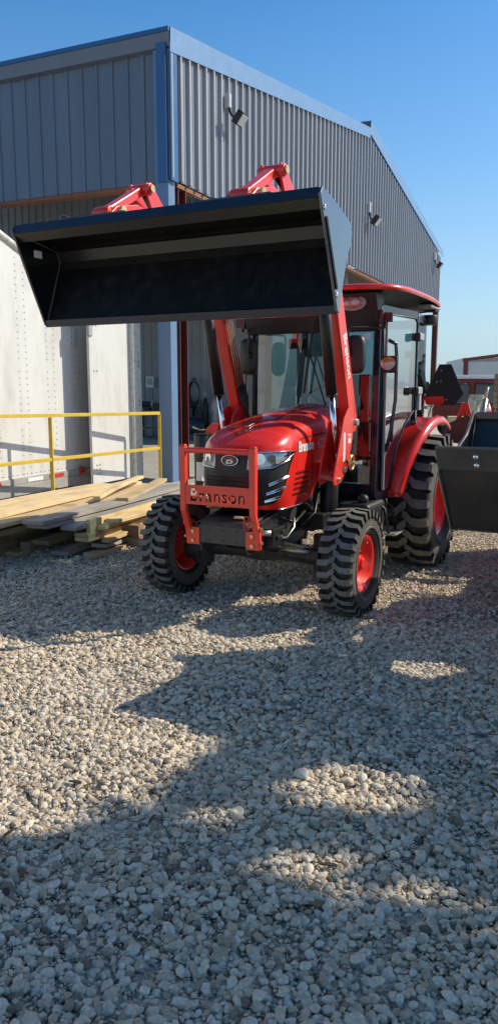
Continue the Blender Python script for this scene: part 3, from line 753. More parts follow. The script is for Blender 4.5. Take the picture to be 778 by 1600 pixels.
    fb.build('front_bracket', M['black_satin'], T, bevel=0.004)
    loader(T, pose)
    # ---------------- fenders
    for s in (-1, 1):
        fm = MB(); cy, cz = 1.86, 0.61
        def ff(a, u):
            R_ = 0.755
            xo = interp(a, [(0.10, 0.735), (0.5, 0.79), (1.0, 0.865), (1.5, 0.905), (2.5, 0.905)])
            xi = 0.50
            prof = [(xi, 0.0), (xi+(xo-xi)*0.45, 0.0), (xo-0.075, 0.0), (xo-0.055, 0.012), (xo-0.02, 0.008), (xo, -0.02), (xo+0.002, -0.055)]
            x, dr = prof[int(u)]
            r = R_+dr+0.02*math.sin(max(0, min(PI, (a-0.2)/2.0*PI)))
            return (s*x, cy-r*math.cos(a), cz+r*math.sin(a))
        fm.grid(ff, lin(0.16, 2.02, 30), range(7))
        fo = fm.build('fender', M['red'], T); so = fo.modifiers.new('thick', 'SOLIDIFY'); so.thickness = 0.008; so.offset = -1
    # ---------------- rear hitch
    hm = MB(); hm.box((0, 2.35, 0.62), (0.5, 0.3, 0.3))
    for s in (-1, 1): hm.bar((s*0.3, 2.2, 0.55), (s*0.42, 3.0, 0.50), 0.03, 0.06); hm.bar((s*0.32, 2.3, 1.1), (s*0.40, 2.75, 0.55), 0.03, 0.03)
    hm.bar((0, 2.4, 0.95), (0, 2.95, 0.95), 0.04, 0.04); hm.build('rear_hitch', M['iron'], T, bevel=0.004)
    if cab: make_cab(T)
    else:
        st = MB(); st.prism([(1.35, 0.98), (1.35, 1.08), (1.75, 1.06), (1.92, 1.5), (2.0, 1.5), (1.9, 0.98)], 'x', -0.25, 0.25); st.build('seat', M['vinyl'], T, bevel=0.03)
        dk = MB(); dk.box((0, 1.1, 0.78), (1.0, 0.7, 0.04)); dk.box((0, 0.95, 1.1), (0.3, 0.16, 0.6)); dk.build('operator_deck', M['plastic'], T, bevel=0.01)
        sw = MB(); sw.tube([(0.17*math.cos(a), 1.15+0.13*math.sin(a), 1.42+0.10*math.sin(a)) for a in [2*PI*i/20 for i in range(20)]], 0.012, 8, closed=True); sw.build('steering_wheel', M['plastic'], T)
AP = [Vector((0.575, 0.93, 0.74)), Vector((0.575, 0.96, 2.30))]      # right A pillar foot / head
BP = [Vector((0.715, 1.56, 1.36)), Vector((0.700, 1.56, 2.26))]
CP = [Vector((0.60, 2.22, 1.30)), Vector((0.60, 2.20, 2.26))]
def mir(v, s): return Vector((v.x*s, v.y, v.z))
def make_cab(T):
    f = MB()
    for s in (-1, 1):
        f.bar(mir(AP[0], s), mir(AP[1], s), 0.060, 0.075, up=(0, 1, 0))
        f.bar(mir(BP[0], s), mir(BP[1], s), 0.045, 0.06, up=(0, 1, 0))
        f.bar(mir(CP[0], s), mir(CP[1], s), 0.06, 0.06, up=(0, 1, 0))
        f.bar(mir(AP[1], s)+Vector((0, 0, -0.02)), mir(BP[1], s), 0.06, 0.07)
        f.bar(mir(BP[1], s), mir(CP[1], s), 0.06, 0.07)
        f.bar(mir(BP[0], s), mir(CP[0], s), 0.05, 0.06)
        f.bar(mir(AP[0], s), Vector((s*0.62, 1.15, 0.76)), 0.05, 0.07)
    f.bar((-0.575, 0.96, 2.28), (0.575, 0.96, 2.28), 0.07, 0.10); f.bar((-0.6, 2.2, 2.24), (0.6, 2.2, 2.24), 0.06, 0.08); f.bar((-0.6, 2.2, 1.3), (0.6, 2.2, 1.3), 0.06, 0.06)
    f.box((0, 0.94, 0.80), (1.10, 0.06, 0.10)); f.box((0, 1.5, 0.72), (1.0, 1.1, 0.06))
    cf = f.build('cab_frame', M['navy_gloss'], T, bevel=0.008)
    # header panel above the windscreen with the oval lamps
    hd = MB(); hd.prism([(0.895, 2.10), (0.84, 2.25), (0.78, 2.39), (1.0, 2.40), (1.0, 2.10)], 'x', -0.60, 0.60); ho = hd.build('header_panel', M['black_satin'], cf, bevel=0.01)
    for s in (-1, 1):
        lm = MB(); lm.grid(lambda u, v: (s*0.40+0.105*v*math.cos(u), 0.800-0.03*(1-v*v)-(0.06*0.0), 2.315+0.052*v*math.sin(u)), lin(0, 2*PI, 33), lin(0.02, 1, 6))
        lo = lm.build('work_lamp', M['lamp_red'], ho)
        lm = MB(); lm.tube([(s*0.40+0.107*math.cos(u), 0.802, 2.315+0.054*math.sin(u)) for u in [2*PI*i/32 for i in range(32)]], 0.009, 6, closed=True); lm.build('lamp_ring', M['lightgrey'], lo)
        lm = MB(); lm.ball((s*0.43, 0.775, 2.318), (0.036, 0.012, 0.026), 8); lm.ball((s*0.36, 0.78, 2.31), (0.030, 0.010, 0.022), 8); lm.build('lamp_bulb', M['lamp_clear'], lo)
    # roof: rounded slab
    rm = MB(); n = 64
    def rp(u, lv):
        prof = [(0.0, 0.045), (0.55, 0.041), (0.85, 0.030), (0.97, 0.014), (1.0, -0.004), (1.0, -0.020), (0.985, -0.032)]
        k, z = prof[lv]
        cu, su = math.cos(u), math.sin(u); e = 2/5.0
        x = 0.80*k*math.copysign(abs(cu)**e, cu); y = 1.545+0.865*k*math.copysign(abs(su)**e, su)
        droop = -0.05*max(0, (y-1.7)/0.7)**1.5
        return (x, y, 2.435+z+droop)
    rm.grid(rp, lin(0, 2*PI, n+1), range(7))
    ro = rm.build('roof', M['red'], T, weld=True)
    un = MB()
    un.grid(lambda u, k: (lambda q: (q[0]*k, 1.545+(q[1]-1.545)*k, q[2]+0.012-0.06*(1-k)))(rp(u, 6)), lin(0, 2*PI, n+1), [1.0, 0.92, 0.85, 0.6, 0.3, 0.02])
    un.build('roof_lining', M['black_satin'], ro)
    for s in (-1, 1):
        v = MB(); v.box((s*0.70, 2.02, 2.372), (0.13, 0.34, 0.03)); vo = v.build('rear_vent_panel', M['lightgrey'], ro, bevel=0.012); vo.rotation_euler = (0, 0, 0)
        v = MB(); v.box((s*0.70, 2.12, 2.352), (0.10, 0.13, 0.02)); v.build('vent_grille', M['plastic'], vo)
        v = MB(); v.cyl((s*0.62, 2.33, 2.33), (s*0.62, 2.33, 2.24), 0.085, 16); v.build('rear_work_lamp', M['black_satin'], ro, bevel=0.01)
    # windscreen and rear glass
    ws = MB(); ws.grid(lambda u, v: (u*0.545, 0.935-0.055*(1-u*u)+0.02*v, 0.84+1.40*v), lin(-1, 1, 13), lin(0, 1, 5)); wo = ws.build('windscreen', M['glass'], cf)
    sl = MB(); sl.tube([(-0.545+0*k, 0.93, 0.84+1.40*k) for k in (0, 1)], 0.012, 6); sl.tube([(0.545, 0.93, 0.84), (0.545, 0.95, 2.24)], 0.012, 6); sl.build('windscreen_seal', M['plastic'], wo)
    wp = MB(); wp.tube([(0.18, 0.815, 1.50), (0.02, 0.82, 1.95)], 0.007, 6); wp.bar((-0.02, 0.82, 1.60), (0.06, 0.82, 2.18), 0.012, 0.02); wp.build('wiper', M['plastic'], wo)
    rg = MB(); rg.grid(lambda u, v: (u*0.56, 2.22, 1.34+0.86*v), [-1, 1], [0, 1]); rg.build('rear_window', M['glass'], cf)
    # doors (a glazed leaf each side) and the quarter glass behind
    for s in (-1, 1):
        a0, a1, b1 = mir(AP[0], s), mir(AP[1], s), mir(BP[1], s)
        out = Vector((s*0.035, 0, 0))
        ex = Vector((b1.x-a0.x, b1.y-a0.y, 0)); L = ex.length; ex.normalize()
        O = Vector((a0.x, a0.y, 0))+out+ex*0.035
        loop2 = [(0.0, 0.80), (0.16, 0.80), (0.20, 0.98), (0.27, 1.16), (0.40, 1.33), (0.53, 1.43), (L-0.06, 1.47), (L-0.06, 2.20), (L-0.10, 2.235), (0.0, 2.235)]
        P = [O+ex*u+Vector((0, 0, z)) for u, z in loop2]
        d = MB(); d.add(P, [tuple(range(len(P)))]); do = d.build('door', M['door_glass'], cf)
        fr = MB(); fr.tube(P, 0.011, 6, closed=True, smooth=True); fr.build('door_frame', M['black_satin'], do)
        sg = MB(); q = O+ex*0.02; sg.bar(q+Vector((s*0.012, 0, 0.8)), q+Vector((s*0.012, 0, 2.2)), 0.012, 0.02); sg.build('door_seal', M['lightgrey'], do)
        hn = MB(); q = O+ex*0.05+Vector((s*0.05, 0, 0)); hn.tube([q+Vector((-s*0.04, 0.0, 2.03)), q+Vector((s*0.015, 0.035, 2.0)), q+Vector((s*0.02, 0.05, 1.9)), q+Vector((s*0.02, 0.05, 1.55)), q+Vector((0, 0.02, 1.30)), q+Vector((-s*0.03, -0.02, 1.12))], 0.016, 8)
        hn.build('grab_rail', M['navy_gloss'], cf)
        hn = MB(); hn.bar(q+Vector((0, 0.03, 1.20)), q+Vector((0, 0.03, 1.40)), 0.025, 0.03); hn.build('door_handle', M['black_satin'], do, bevel=0.006)
        for z in (2.08, 1.62):
            hg = MB(); c = O+ex*(L-0.075)+Vector((s*0.03, 0, z)); hg.box(c, (0.05, 0.14, 0.065)); hg.build('door_hinge', M['lightgrey'], do, bevel=0.012)
            hg = MB(); hg.box(c+Vector((0, -0.075, -0.006)), (0.055, 0.03, 0.075)); hg.build('hinge_boss', M['plastic'], do, bevel=0.012)
        pb = MB(); c = O+ex*(L-0.03)+Vector((s*0.02, 0, 1.53)); pb.box(c, (0.03, 0.06, 0.16)); pb.build('hinge_post', M['lightgrey'], do, bevel=0.006)
        qg = MB(); b0, c0, c1 = mir(BP[0], s)+out*0.6, mir(CP[0], s)+out, mir(CP[1], s)+out
        qg.add([b0+Vector((0, 0, 0.1)), c0+Vector((0, 0, 0.1)), c1, mir(BP[1], s)+out*0.6], [(0, 1, 2, 3)]); qg.build('quarter_window', M['door_glass'], cf)
        # mirror
        mr = MB()
        def mp(u, lv, s=s):
            k, y = ((0.02, -0.028), (0.7, -0.026), (0.93, -0.018), (1.0, 0.0), (0.97, 0.014), (0.9, 0.018), (0.02, 0.018))[lv]
            cu, su = math.cos(u), math.sin(u); e = 2/3.6
            return (s*0.475+0.082*k*math.copysign(abs(cu)**e, cu), 0.69+y*1.6, 1.905+0.152*k*math.copysign(abs(su)**e, su))
        mr.grid(mp, lin(0, 2*PI, 33), range(7)); mo = mr.build('mirror', M['mirror_back'], cf, weld=True)
        mg = MB(); mg.ball((s*0.435, 0.64, 1.915), (0.027, 0.02, 0.027), 8); mg.build('mirror_knob', M['plastic'], mo)
        ar = MB(); ar.tube([(s*0.435, 0.62, 1.92), (s*0.435, 0.62, 2.09), (s*0.445, 0.63, 2.115), (s*0.58, 0.85, 2.12), (s*0.64, 0.90, 2.12), (s*0.645, 0.90, 2.2)], 0.011, 8); ar.build('mirror_arm', M['plastic'], mo)
        br = MB(); br.box((s*0.655, 0.90, 2.20), (0.10, 0.02, 0.075)); br.box((s*0.62, 0.885, 2.205), (0.03, 0.05, 0.11)); br.build('mirror_bracket', M['maroon'], mo, bevel=0.004)
        # turn signal
        ts = MB(); ts.box((s*0.70, 0.87, 1.83), (0.13, 0.035, 0.135)); to = ts.build('turn_signal', M['plastic'], cf, bevel=0.01)
        ts = MB(); ts.grid(lambda u, v: (s*0.69+0.062*v*math.cos(u), 0.848-0.03*(1-v*v), 1.845+0.045*v*abs(math.sin(u))), lin(0, PI, 17), lin(0.02, 1, 5)); ts.build('amber_lens', M['amber'], to)
        ts = MB(); ts.grid(lambda u, v: (s*0.69+0.062*v*math.cos(u), 0.848-0.03*(1-v*v), 1.844-0.058*v*abs(math.sin(u))), lin(0, PI, 17), lin(0.02, 1, 5)); ts.build('clear_lens', M['lamp_clear'], to)
        ts = MB(); ts.bar((s*0.61, 0.91, 1.83), (s*0.70, 0.885, 1.83), 0.03, 0.03); ts.build('signal_bracket', M['plastic'], to)
        # fuel tank corner and step
        tk = MB(); tk.box((s*0.50, 0.90, 0.60), (0.28, 0.55, 0.24)); tk.cyl((s*0.55, 0.74, 0.70), (s*0.55, 0.74, 0.79), 0.045, 14); tk.build('fuel_tank', M['plastic'], T, bevel=0.04, seg=3)
        sp = MB()
        for yy in (0.98, 1.17): sp.tube([(s*0.56, yy, 0.72), (s*0.66, yy-0.01, 0.64), (s*0.70, yy-0.005, 0.44)], 0.014, 6)
        so = sp.build('step', M['black_satin'], T)
        sp = MB(); sp.box((s*0.70, 1.075, 0.43), (0.13, 0.24, 0.016)); sp.build('step_tread', M['galv'], so, bevel=0.004)
    # ---------------- inside the cab
    st = MB(); st.prism([(1.45, 0.98), (1.42, 1.10), (1.80, 1.10), (1.96, 1.66), (2.03, 1.78), (2.08, 1.76), (2.02, 1.45), (1.95, 0.98)], 'x', -0.25, 0.25)
    so = st.build('seat', M['vinyl'], T, bevel=0.05, seg=3)
    for s in (-1, 1):
        a = MB(); a.box((s*0.30, 1.70, 1.28), (0.07, 0.36, 0.06)); a.build('armrest', M['vinyl'], so, bevel=0.02)
    ds = MB(); ds.prism([(0.92, 0.8), (0.90, 1.40), (1.00, 1.47), (1.16, 1.40), (1.14, 0.8)], 'x', -0.24, 0.24); do = ds.build('dashboard', M['interior'], T, bevel=0.04, seg=3)
    sw = MB(); cen = Vector((0, 1.22, 1.53)); e1 = Vector((1, 0, 0)); e2 = Vector((0, 0.72, 0.69))
    sw.tube([cen+e1*0.19*math.cos(a)+e2*0.19*math.sin(a) for a in [2*PI*i/28 for i in range(28)]], 0.014, 8, closed=True)
    for a in (0.5, 2.64, 4.71): sw.tube([cen-Vector((0, -0.02, 0.03)), cen+e1*0.19*math.cos(a)+e2*0.19*math.sin(a)], 0.011, 6)
    sw.cyl(cen-Vector((0, -0.02, 0.03)), (0, 1.08, 1.38), 0.03, 10); sw.build('steering_wheel', M['plastic'], do)
    cs = MB()
    for s in (-1, 1): cs.prism([(1.3, 0.76), (1.3, 1.05), (1.5, 1.2), (2.1, 1.25), (2.1, 0.76)], 'x', s*0.43-0.10, s*0.43+0.10)
    co = cs.build('side_console', M['interior'], T, bevel=0.03)
    lv = MB()
    for (x, y, h) in ((0.42, 1.42, 0.22), (0.40, 1.55, 0.18), (-0.40, 1.5, 0.2), (0.33, 1.2, 0.3)):
        lv.tube([(x, y, 1.1), (x-0.02, y-0.03, 1.1+h)], 0.008, 6); lv.ball((x-0.02, y-0.03, 1.1+h), 0.024, 6)
    lv.build('control_lever', M['plastic'], co)
    bt = MB(); bt.box((0.40, 1.30, 1.10), (0.06, 0.05, 1.10)); bt.build('red_support_post', M['red'], T, bevel=0.006)
    rv = MB(); rv.box((-0.16, 1.0, 2.02), (0.17, 0.03, 0.085)); rv.cyl((-0.16, 1.0, 2.06), (-0.16, 1.0, 2.28), 0.008, 6); rv.build('rear_view_mirror', M['plastic'], T, bevel=0.015)
    # slow vehicle plate on its bracket behind the fender (seen from its plain back)
    sv = sheet('slow_vehicle_sign', [(-0.185, -0.05), (-0.165, -0.125), (0.11, -0.13), (0.195, -0.02), (0.065, 0.265), (-0.05, 0.265)], (0.765, 2.42, 1.605), (1, 0.05, 0), (0, 0, 1), 0.006, M['plastic'], T)
    rr = sheet('sign_border', [(-0.185, -0.05), (-0.165, -0.125), (-0.02, -0.125), (0.02, -0.09), (0.0, -0.04)], (0.765, 2.41, 1.605), (1, 0.05, 0), (0, 0, 1), 0.004, M['red'], sv)
    sb = MB(); sb.bar((0.60, 2.44, 1.30), (0.74, 2.43, 1.72), 0.03, 0.012)
    for u, z in ((0.74, 1.81), (0.80, 1.53), (0.70, 1.70)): sb.cyl((u, 2.412, z), (u, 2.404, z), 0.008, 8)
    sb.build('sign_bracket', M['steel'], sv)
# ------------------------------------------------------------------ camera, world, sun
H = 1.65
cam_d = bpy.data.cameras.new('camera'); cam = bpy.data.objects.new('camera', cam_d); COL.objects.link(cam)
cam.location = (0, 0, H); cam.rotation_euler = (PI/2 - math.atan(195/1200), 0, 0)
cam_d.sensor_fit = 'VERTICAL'; cam_d.sensor_height = 36; cam_d.sensor_width = 36; cam_d.lens = 27.0
cam_d.clip_start = 0.05; cam_d.clip_end = 2000
SC.camera = cam
SUN_AZ, SUN_EL = math.radians(15), math.radians(36.5)      # azimuth measured from +X towards +Y
wd = bpy.data.worlds.new('World'); SC.world = wd; wd.use_nodes = True
nt = wd.node_tree; bgn = nt.nodes['Background']
sky = nt.nodes.new('ShaderNodeTexSky'); sky.sky_type = 'NISHITA'; sky.sun_disc = False
sky.sun_elevation = SUN_EL; sky.sun_rotation = PI/2 - SUN_AZ
sky.air_density = 1.0; sky.dust_density = 0.5; sky.ozone_density = 3.0; sky.altitude = 0
hs = nt.nodes.new('ShaderNodeHueSaturation'); hs.inputs['Saturation'].default_value = 1.34; hs.inputs['Value'].default_value = 1.2
tc = nt.nodes.new('ShaderNodeTexCoord'); sx = nt.nodes.new('ShaderNodeSeparateXYZ'); nt.links.new(tc.outputs['Generated'], sx.inputs[0])
rp_ = _ramp(nt, sx.outputs['Z'], [(0.0, (0.90,)*3), (0.10, (0.58,)*3), (0.26, (0.20,)*3), (0.45, (0.0,)*3)])
mu = nt.nodes.new('ShaderNodeMixRGB'); mu.blend_type = 'MIX'; mu.inputs[2].default_value = (2.75, 4.1, 5.2, 1)
nt.links.new(rp_, mu.inputs[0])
nt.links.new(sky.outputs[0], hs.inputs['Color']); nt.links.new(hs.outputs[0], mu.inputs[1])
rz_ = _ramp(nt, sx.outputs['Z'], [(0.0, (1.0, 0.98, 0.97)), (0.40, (1.02, 0.98, 0.96)), (0.66, (1.02, 0.82, 0.70)), (1.0, (1.0, 0.76, 0.62))])
mz = nt.nodes.new('ShaderNodeMixRGB'); mz.blend_type = 'MULTIPLY'; mz.inputs[0].default_value = 1
nt.links.new(mu.outputs[0], mz.inputs[1]); nt.links.new(rz_, mz.inputs[2])
nt.links.new(mz.outputs[0], bgn.inputs[0]); bgn.inputs[1].default_value = 0.15
sd = bpy.data.lights.new('sun', 'SUN'); sun = bpy.data.objects.new('sun', sd); COL.objects.link(sun)
sd.energy = 5.0; sd.angle = math.radians(0.4); sd.color = (1.0, 0.92, 0.75)
sdir = Vector((math.cos(SUN_EL)*math.cos(SUN_AZ), math.cos(SUN_EL)*math.sin(SUN_AZ), math.sin(SUN_EL)))
sun.rotation_euler = sdir.to_track_quat('Z', 'Y').to_euler(); sun.location = sdir*40
SC.view_settings.view_transform = 'Standard'; SC.view_settings.look = 'None'; SC.view_settings.exposure = 0

# ------------------------------------------------------------------ ground
BA = math.radians(-24); BO = Vector((-1.397, 13.102, 0))
bx = Vector((math.cos(BA), math.sin(BA), 0)); by = Vector((-math.sin(BA), math.cos(BA), 0))
def BW(x, y, z=0): return BO + bx*x + by*y + Vector((0, 0, z))
BM_ = Matrix.Translation(BO) @ Matrix.Rotation(BA, 4, 'Z')
WX0, WX1, WY0, WY1, WD = -4.2, -0.68, -22.0, 0.6, -1.15     # loading well (building frame)
g = MB()
R_ = 420
xs = [-R_, WX0, WX1, R_]; ys = [-R_, WY0, WY1, R_]
for i in range(3):
    for j in range(3):
        if i == 1 and j == 1: continue
        g.add([BW(xs[i], ys[j]), BW(xs[i+1], ys[j]), BW(xs[i+1], ys[j+1]), BW(xs[i], ys[j+1])], [(0, 1, 2, 3)])
tag(g.build('ground', M['ground'], weld=True), kind='structure')
g = MB()
g.add([BW(WX0, WY0, WD), BW(WX1, WY0, WD), BW(WX1, WY1, WD), BW(WX0, WY1, WD)], [(0, 1, 2, 3)])
g.add([BW(WX1, WY0, WD), BW(WX1, WY1, WD), BW(WX1, WY1, 0.0), BW(WX1, WY0, 0.0)], [(0, 1, 2, 3)])
g.add([BW(WX0, WY0, WD), BW(WX0, WY1, WD), BW(WX0, WY1, 0.0), BW(WX0, WY0, 0.0)], [(3, 2, 1, 0)])
g.add([BW(WX0, WY1, WD), BW(WX1, WY1, WD), BW(WX1, WY1, 0.0), BW(WX0, WY1, 0.0)], [(0, 1, 2, 3)])
tag(g.build('loading_well_floor', M['concrete']), kind='structure')
# concrete slab under the building, notched round the well
g = MB()
for (x0, x1, y0, y1) in ((WX1, 0.4, -0.6, 25.2), (-16, WX0, -0.6, 25.2), (WX0, WX1, WY1, 25.2)):
    g.add([BW(x0, y0, 0.012), BW(x1, y0, 0.012), BW(x1, y1, 0.012), BW(x0, y1, 0.012)], [(0, 1, 2, 3)])
tag(g.build('concrete_slab', M['concrete']), kind='structure')

# gravel: stones scattered over the yard by geometry nodes (one mass nobody could count)
def in_gravel(p):
    d = p-BO; lx, ly = d.dot(bx), d.dot(by)
    if WX0-0.05 < lx < WX1+0.05 and ly < WY1: return False
    if ly > -0.6 and lx < 0.4: return False
    return True
def gravel_sheet(name, x0, x1, y0, y1, st, dens, smin, smax, seed, inner=None):
    m = MB()
    nx = int((x1-x0)/st); ny = int((y1-y0)/st)
    for i in range(nx):
        for j in range(ny):
            cx, cy = x0+(i+.5)*st, y0+(j+.5)*st
            if not in_gravel(Vector((cx, cy, 0))): continue
            if abs(cx) > 0.40*cy+1.1: continue
            m.add([(x0+i*st, y0+j*st, 0.002), (x0+(i+1)*st, y0+j*st, 0.002), (x0+(i+1)*st, y0+(j+1)*st, 0.002), (x0+i*st, y0+(j+1)*st, 0.002)], [(0, 1, 2, 3)])
    o = m.build(name, M['stone'], weld=True, recalc=False)
    tag(o, kind='stuff')
    ng = bpy.data.node_groups.new('scatter_'+name, 'GeometryNodeTree')
    ng.interface.new_socket('Geometry', in_out='INPUT', socket_type='NodeSocketGeometry')
    ng.interface.new_socket('Geometry', in_out='OUTPUT', socket_type='NodeSocketGeometry')
    N = ng.nodes; L = ng.links
    gi = N.new('NodeGroupInput'); go = N.new('NodeGroupOutput')
    dp = N.new('GeometryNodeDistributePointsOnFaces'); dp.inputs['Density'].default_value = dens; dp.inputs['Seed'].default_value = seed
    L.new(gi.outputs[0], dp.inputs['Mesh'])
    # low heaps and hollows
    sp0 = N.new('GeometryNodeSetPosition'); pos = N.new('GeometryNodeInputPosition')
    nz = N.new('ShaderNodeTexNoise'); nz.inputs['Scale'].default_value = 1.7; nz.inputs['Detail'].default_value = 3; L.new(pos.outputs[0], nz.inputs['Vector'])
    mr = N.new('ShaderNodeMapRange'); mr.inputs['From Min'].default_value = 0.3; mr.inputs['From Max'].default_value = 0.7; mr.inputs['To Min'].default_value = -0.012; mr.inputs['To Max'].default_value = 0.028
    L.new(nz.outputs['Fac'], mr.inputs['Value'])
    rv = N.new('FunctionNodeRandomValue'); rv.data_type = 'FLOAT'; rv.inputs['Min'].default_value = -0.006; rv.inputs['Max'].default_value = 0.012; rv.inputs['Seed'].default_value = seed+5
    ad = N.new('ShaderNodeMath'); ad.operation = 'ADD'; L.new(mr.outputs[0], ad.inputs[0]); L.new(rv.outputs[1], ad.inputs[1])
    cv = N.new('ShaderNodeCombineXYZ'); L.new(ad.outputs[0], cv.inputs['Z'])
    L.new(dp.outputs['Points'], sp0.inputs['Geometry']); L.new(cv.outputs[0], sp0.inputs['Offset'])
    # stone shapes
    join = N.new('GeometryNodeJoinGeometry')
    for k in range(6):
        ic = N.new('GeometryNodeMeshIcoSphere'); ic.inputs['Radius'].default_value = 1.0; ic.inputs['Subdivisions'].default_value = 2
        sp = N.new('GeometryNodeSetPosition'); p = N.new('GeometryNodeInputPosition')
        of = N.new('ShaderNodeVectorMath'); of.operation = 'ADD'; of.inputs[1].default_value = (k*7.3+seed, k*3.1, k*1.7); L.new(p.outputs[0], of.inputs[0])
        vo = N.new('ShaderNodeTexVoronoi'); vo.inputs['Scale'].default_value = 0.85; L.new(of.outputs[0], vo.inputs['Vector'])
        mm = N.new('ShaderNodeMapRange'); mm.inputs['From Max'].default_value = 0.9; mm.inputs['To Min'].default_value = 1.22; mm.inputs['To Max'].default_value = 0.55; L.new(vo.outputs['Distance'], mm.inputs['Value'])
        sc = N.new('ShaderNodeVectorMath'); sc.operation = 'SCALE'; L.new(p.outputs[0], sc.inputs[0]); L.new(mm.outputs[0], sc.inputs['Scale'])
        sq = N.new('ShaderNodeVectorMath'); sq.operation = 'MULTIPLY'; sq.inputs[1].default_value = ((1.15, 0.9, 0.68), (1.3, 0.8, 0.6), (1.0, 1.0, 0.75), (1.2, 0.75, 0.8), (1.05, 0.95, 0.55), (1.35, 0.9, 0.7))[k]
        L.new(sc.outputs[0], sq.inputs[0])
        L.new(ic.outputs['Mesh'], sp.inputs['Geometry']); L.new(sq.outputs[0], sp.inputs['Position'])
        ss = N.new('GeometryNodeSetShadeSmooth'); ss.inputs['Shade Smooth'].default_value = (k == 5); L.new(sp.outputs[0], ss.inputs['Geometry'])
        sm = N.new('GeometryNodeSetMaterial'); sm.inputs['Material'].default_value = M['stone']; L.new(ss.outputs[0], sm.inputs['Geometry'])
        gt = N.new('GeometryNodeGeometryToInstance'); L.new(sm.outputs[0], gt.inputs[0]); L.new(gt.outputs[0], join.inputs[0])
    ip = N.new('GeometryNodeInstanceOnPoints'); ip.inputs['Pick Instance'].default_value = True
    L.new(sp0.outputs[0], ip.inputs['Points']); L.new(join.outputs[0], ip.inputs['Instance'])
    ri = N.new('FunctionNodeRandomValue'); ri.data_type = 'INT'; ri.inputs['Min'].default_value = 0 if False else 0
    ri.inputs[4].default_value = 0; ri.inputs[5].default_value = 5; ri.inputs['Seed'].default_value = seed+1
    L.new(ri.outputs[2], ip.inputs['Instance Index'])
    rr = N.new('FunctionNodeRandomValue'); rr.data_type = 'FLOAT_VECTOR'; rr.inputs[0].default_value = (-0.45, -0.45, 0); rr.inputs[1].default_value = (0.45, 0.45, 6.283); rr.inputs['Seed'].default_value = seed+2
    L.new(rr.outputs[0], ip.inputs['Rotation'])
    rs = N.new('FunctionNodeRandomValue'); rs.data_type = 'FLOAT'; rs.inputs[2].default_value = 0.0; rs.inputs[3].default_value = 1.0; rs.inputs['Seed'].default_value = seed+3
    pw = N.new('ShaderNodeMath'); pw.operation = 'POWER'; pw.inputs[1].default_value = 3.0; L.new(rs.outputs[1], pw.inputs[0])
    ms = N.new('ShaderNodeMapRange'); ms.inputs['To Min'].default_value = smin; ms.inputs['To Max'].default_value = smax; L.new(pw.outputs[0], ms.inputs['Value'])
    L.new(ms.outputs[0], ip.inputs['Scale'])
    L.new(ip.outputs[0], go.inputs[0])
    md = o.modifiers.new('scatter', 'NODES'); md.node_group = ng
    return o
gravel_sheet('gravel', -3.2, 3.4, 0.9, 5.2, 0.2, 6600, 0.005, 0.0235, 3)
gravel_sheet('gravel', -3.0, 3.2, 1.0, 7.0, 0.2, 26, 0.024, 0.038, 29)
gravel_sheet('gravel', -1.9, 1.9, 1.2, 4.0, 0.2, 6500, 0.0025, 0.006, 41)
gravel_sheet('gravel', -6.0, 7.0, 5.1, 13.1, 0.2, 3800, 0.006, 0.020, 11)

# ------------------------------------------------------------------ metal building
bld = empty('metal_building', BW(0, 0.22, 0), BA, 'slate blue corrugated metal shed with blue trim and open sides behind the tractor', 'building')
RL, RP, RZ0, RZ1 = 23.95, 11.83, 7.05, 8.99
def roof_z(y): return interp(y, [(0, RZ0), (RP, RZ1), (RL, RZ0+0.19)])
def rib_profile(L, pitch=0.305, depth=0.032, minor=True):
    """(u, depth) polyline of a PBR-type panel"""
    out = []; n = int(L/pitch)
    for k in range(n):
        u = k*pitch
        out += [(u, 0), (u+0.012, 0), (u+0.020, depth), (u+0.070, depth), (u+0.078, 0)]
        if minor: out += [(u+0.15, 0), (u+0.155, depth*0.16), (u+0.175, depth*0.16), (u+0.18, 0), (u+0.225, 0), (u+0.23, depth*0.16), (u+0.25, depth*0.16), (u+0.255, 0)]
    out.append((n*pitch, 0)); return out
# gable siding on the plane x = 0 (ribs stand out to +x)
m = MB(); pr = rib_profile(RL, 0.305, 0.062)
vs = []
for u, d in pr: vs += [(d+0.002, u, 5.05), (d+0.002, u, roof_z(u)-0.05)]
m.add(vs, [(2*i, 2*i+2, 2*i+3, 2*i+1) for i in range(len(pr)-1)]); m.build('gable_siding', M['siding_gable_lit'], bld, recalc=False)
m = MB(); m.prism([(0.02, 5.06), (RL-0.02, 5.06), (RL-0.02, RZ0-0.1), (RP, RZ1-0.1), (0.02, RZ0-0.1)], 'x', -0.012, -0.006); m.build('gable_backing', M['siding_in'], bld)
# front siding on y = 0 (ribs to -y)
m = MB(); pr = rib_profile(15, 0.305, 0.022, False)
vs = []
for u, d in pr: vs += [(-0.16-u, 0.10-d, 5.0), (-0.16-u, 0.10-d, 7.06)]
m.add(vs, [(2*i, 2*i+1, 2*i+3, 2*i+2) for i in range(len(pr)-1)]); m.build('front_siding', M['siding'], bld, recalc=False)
m = MB(); m.box((-7.6, 0.20, 4.985), (14.9, 0.20, 0.07)); m.box((-7.6, 0.24, 6.0), (14.9, 0.12, 0.2)); m.box((-0.10, 12.1, 5.0), (0.16, 23.6, 0.07)); m.build('steel_girt', M['orange_steel'], bld)
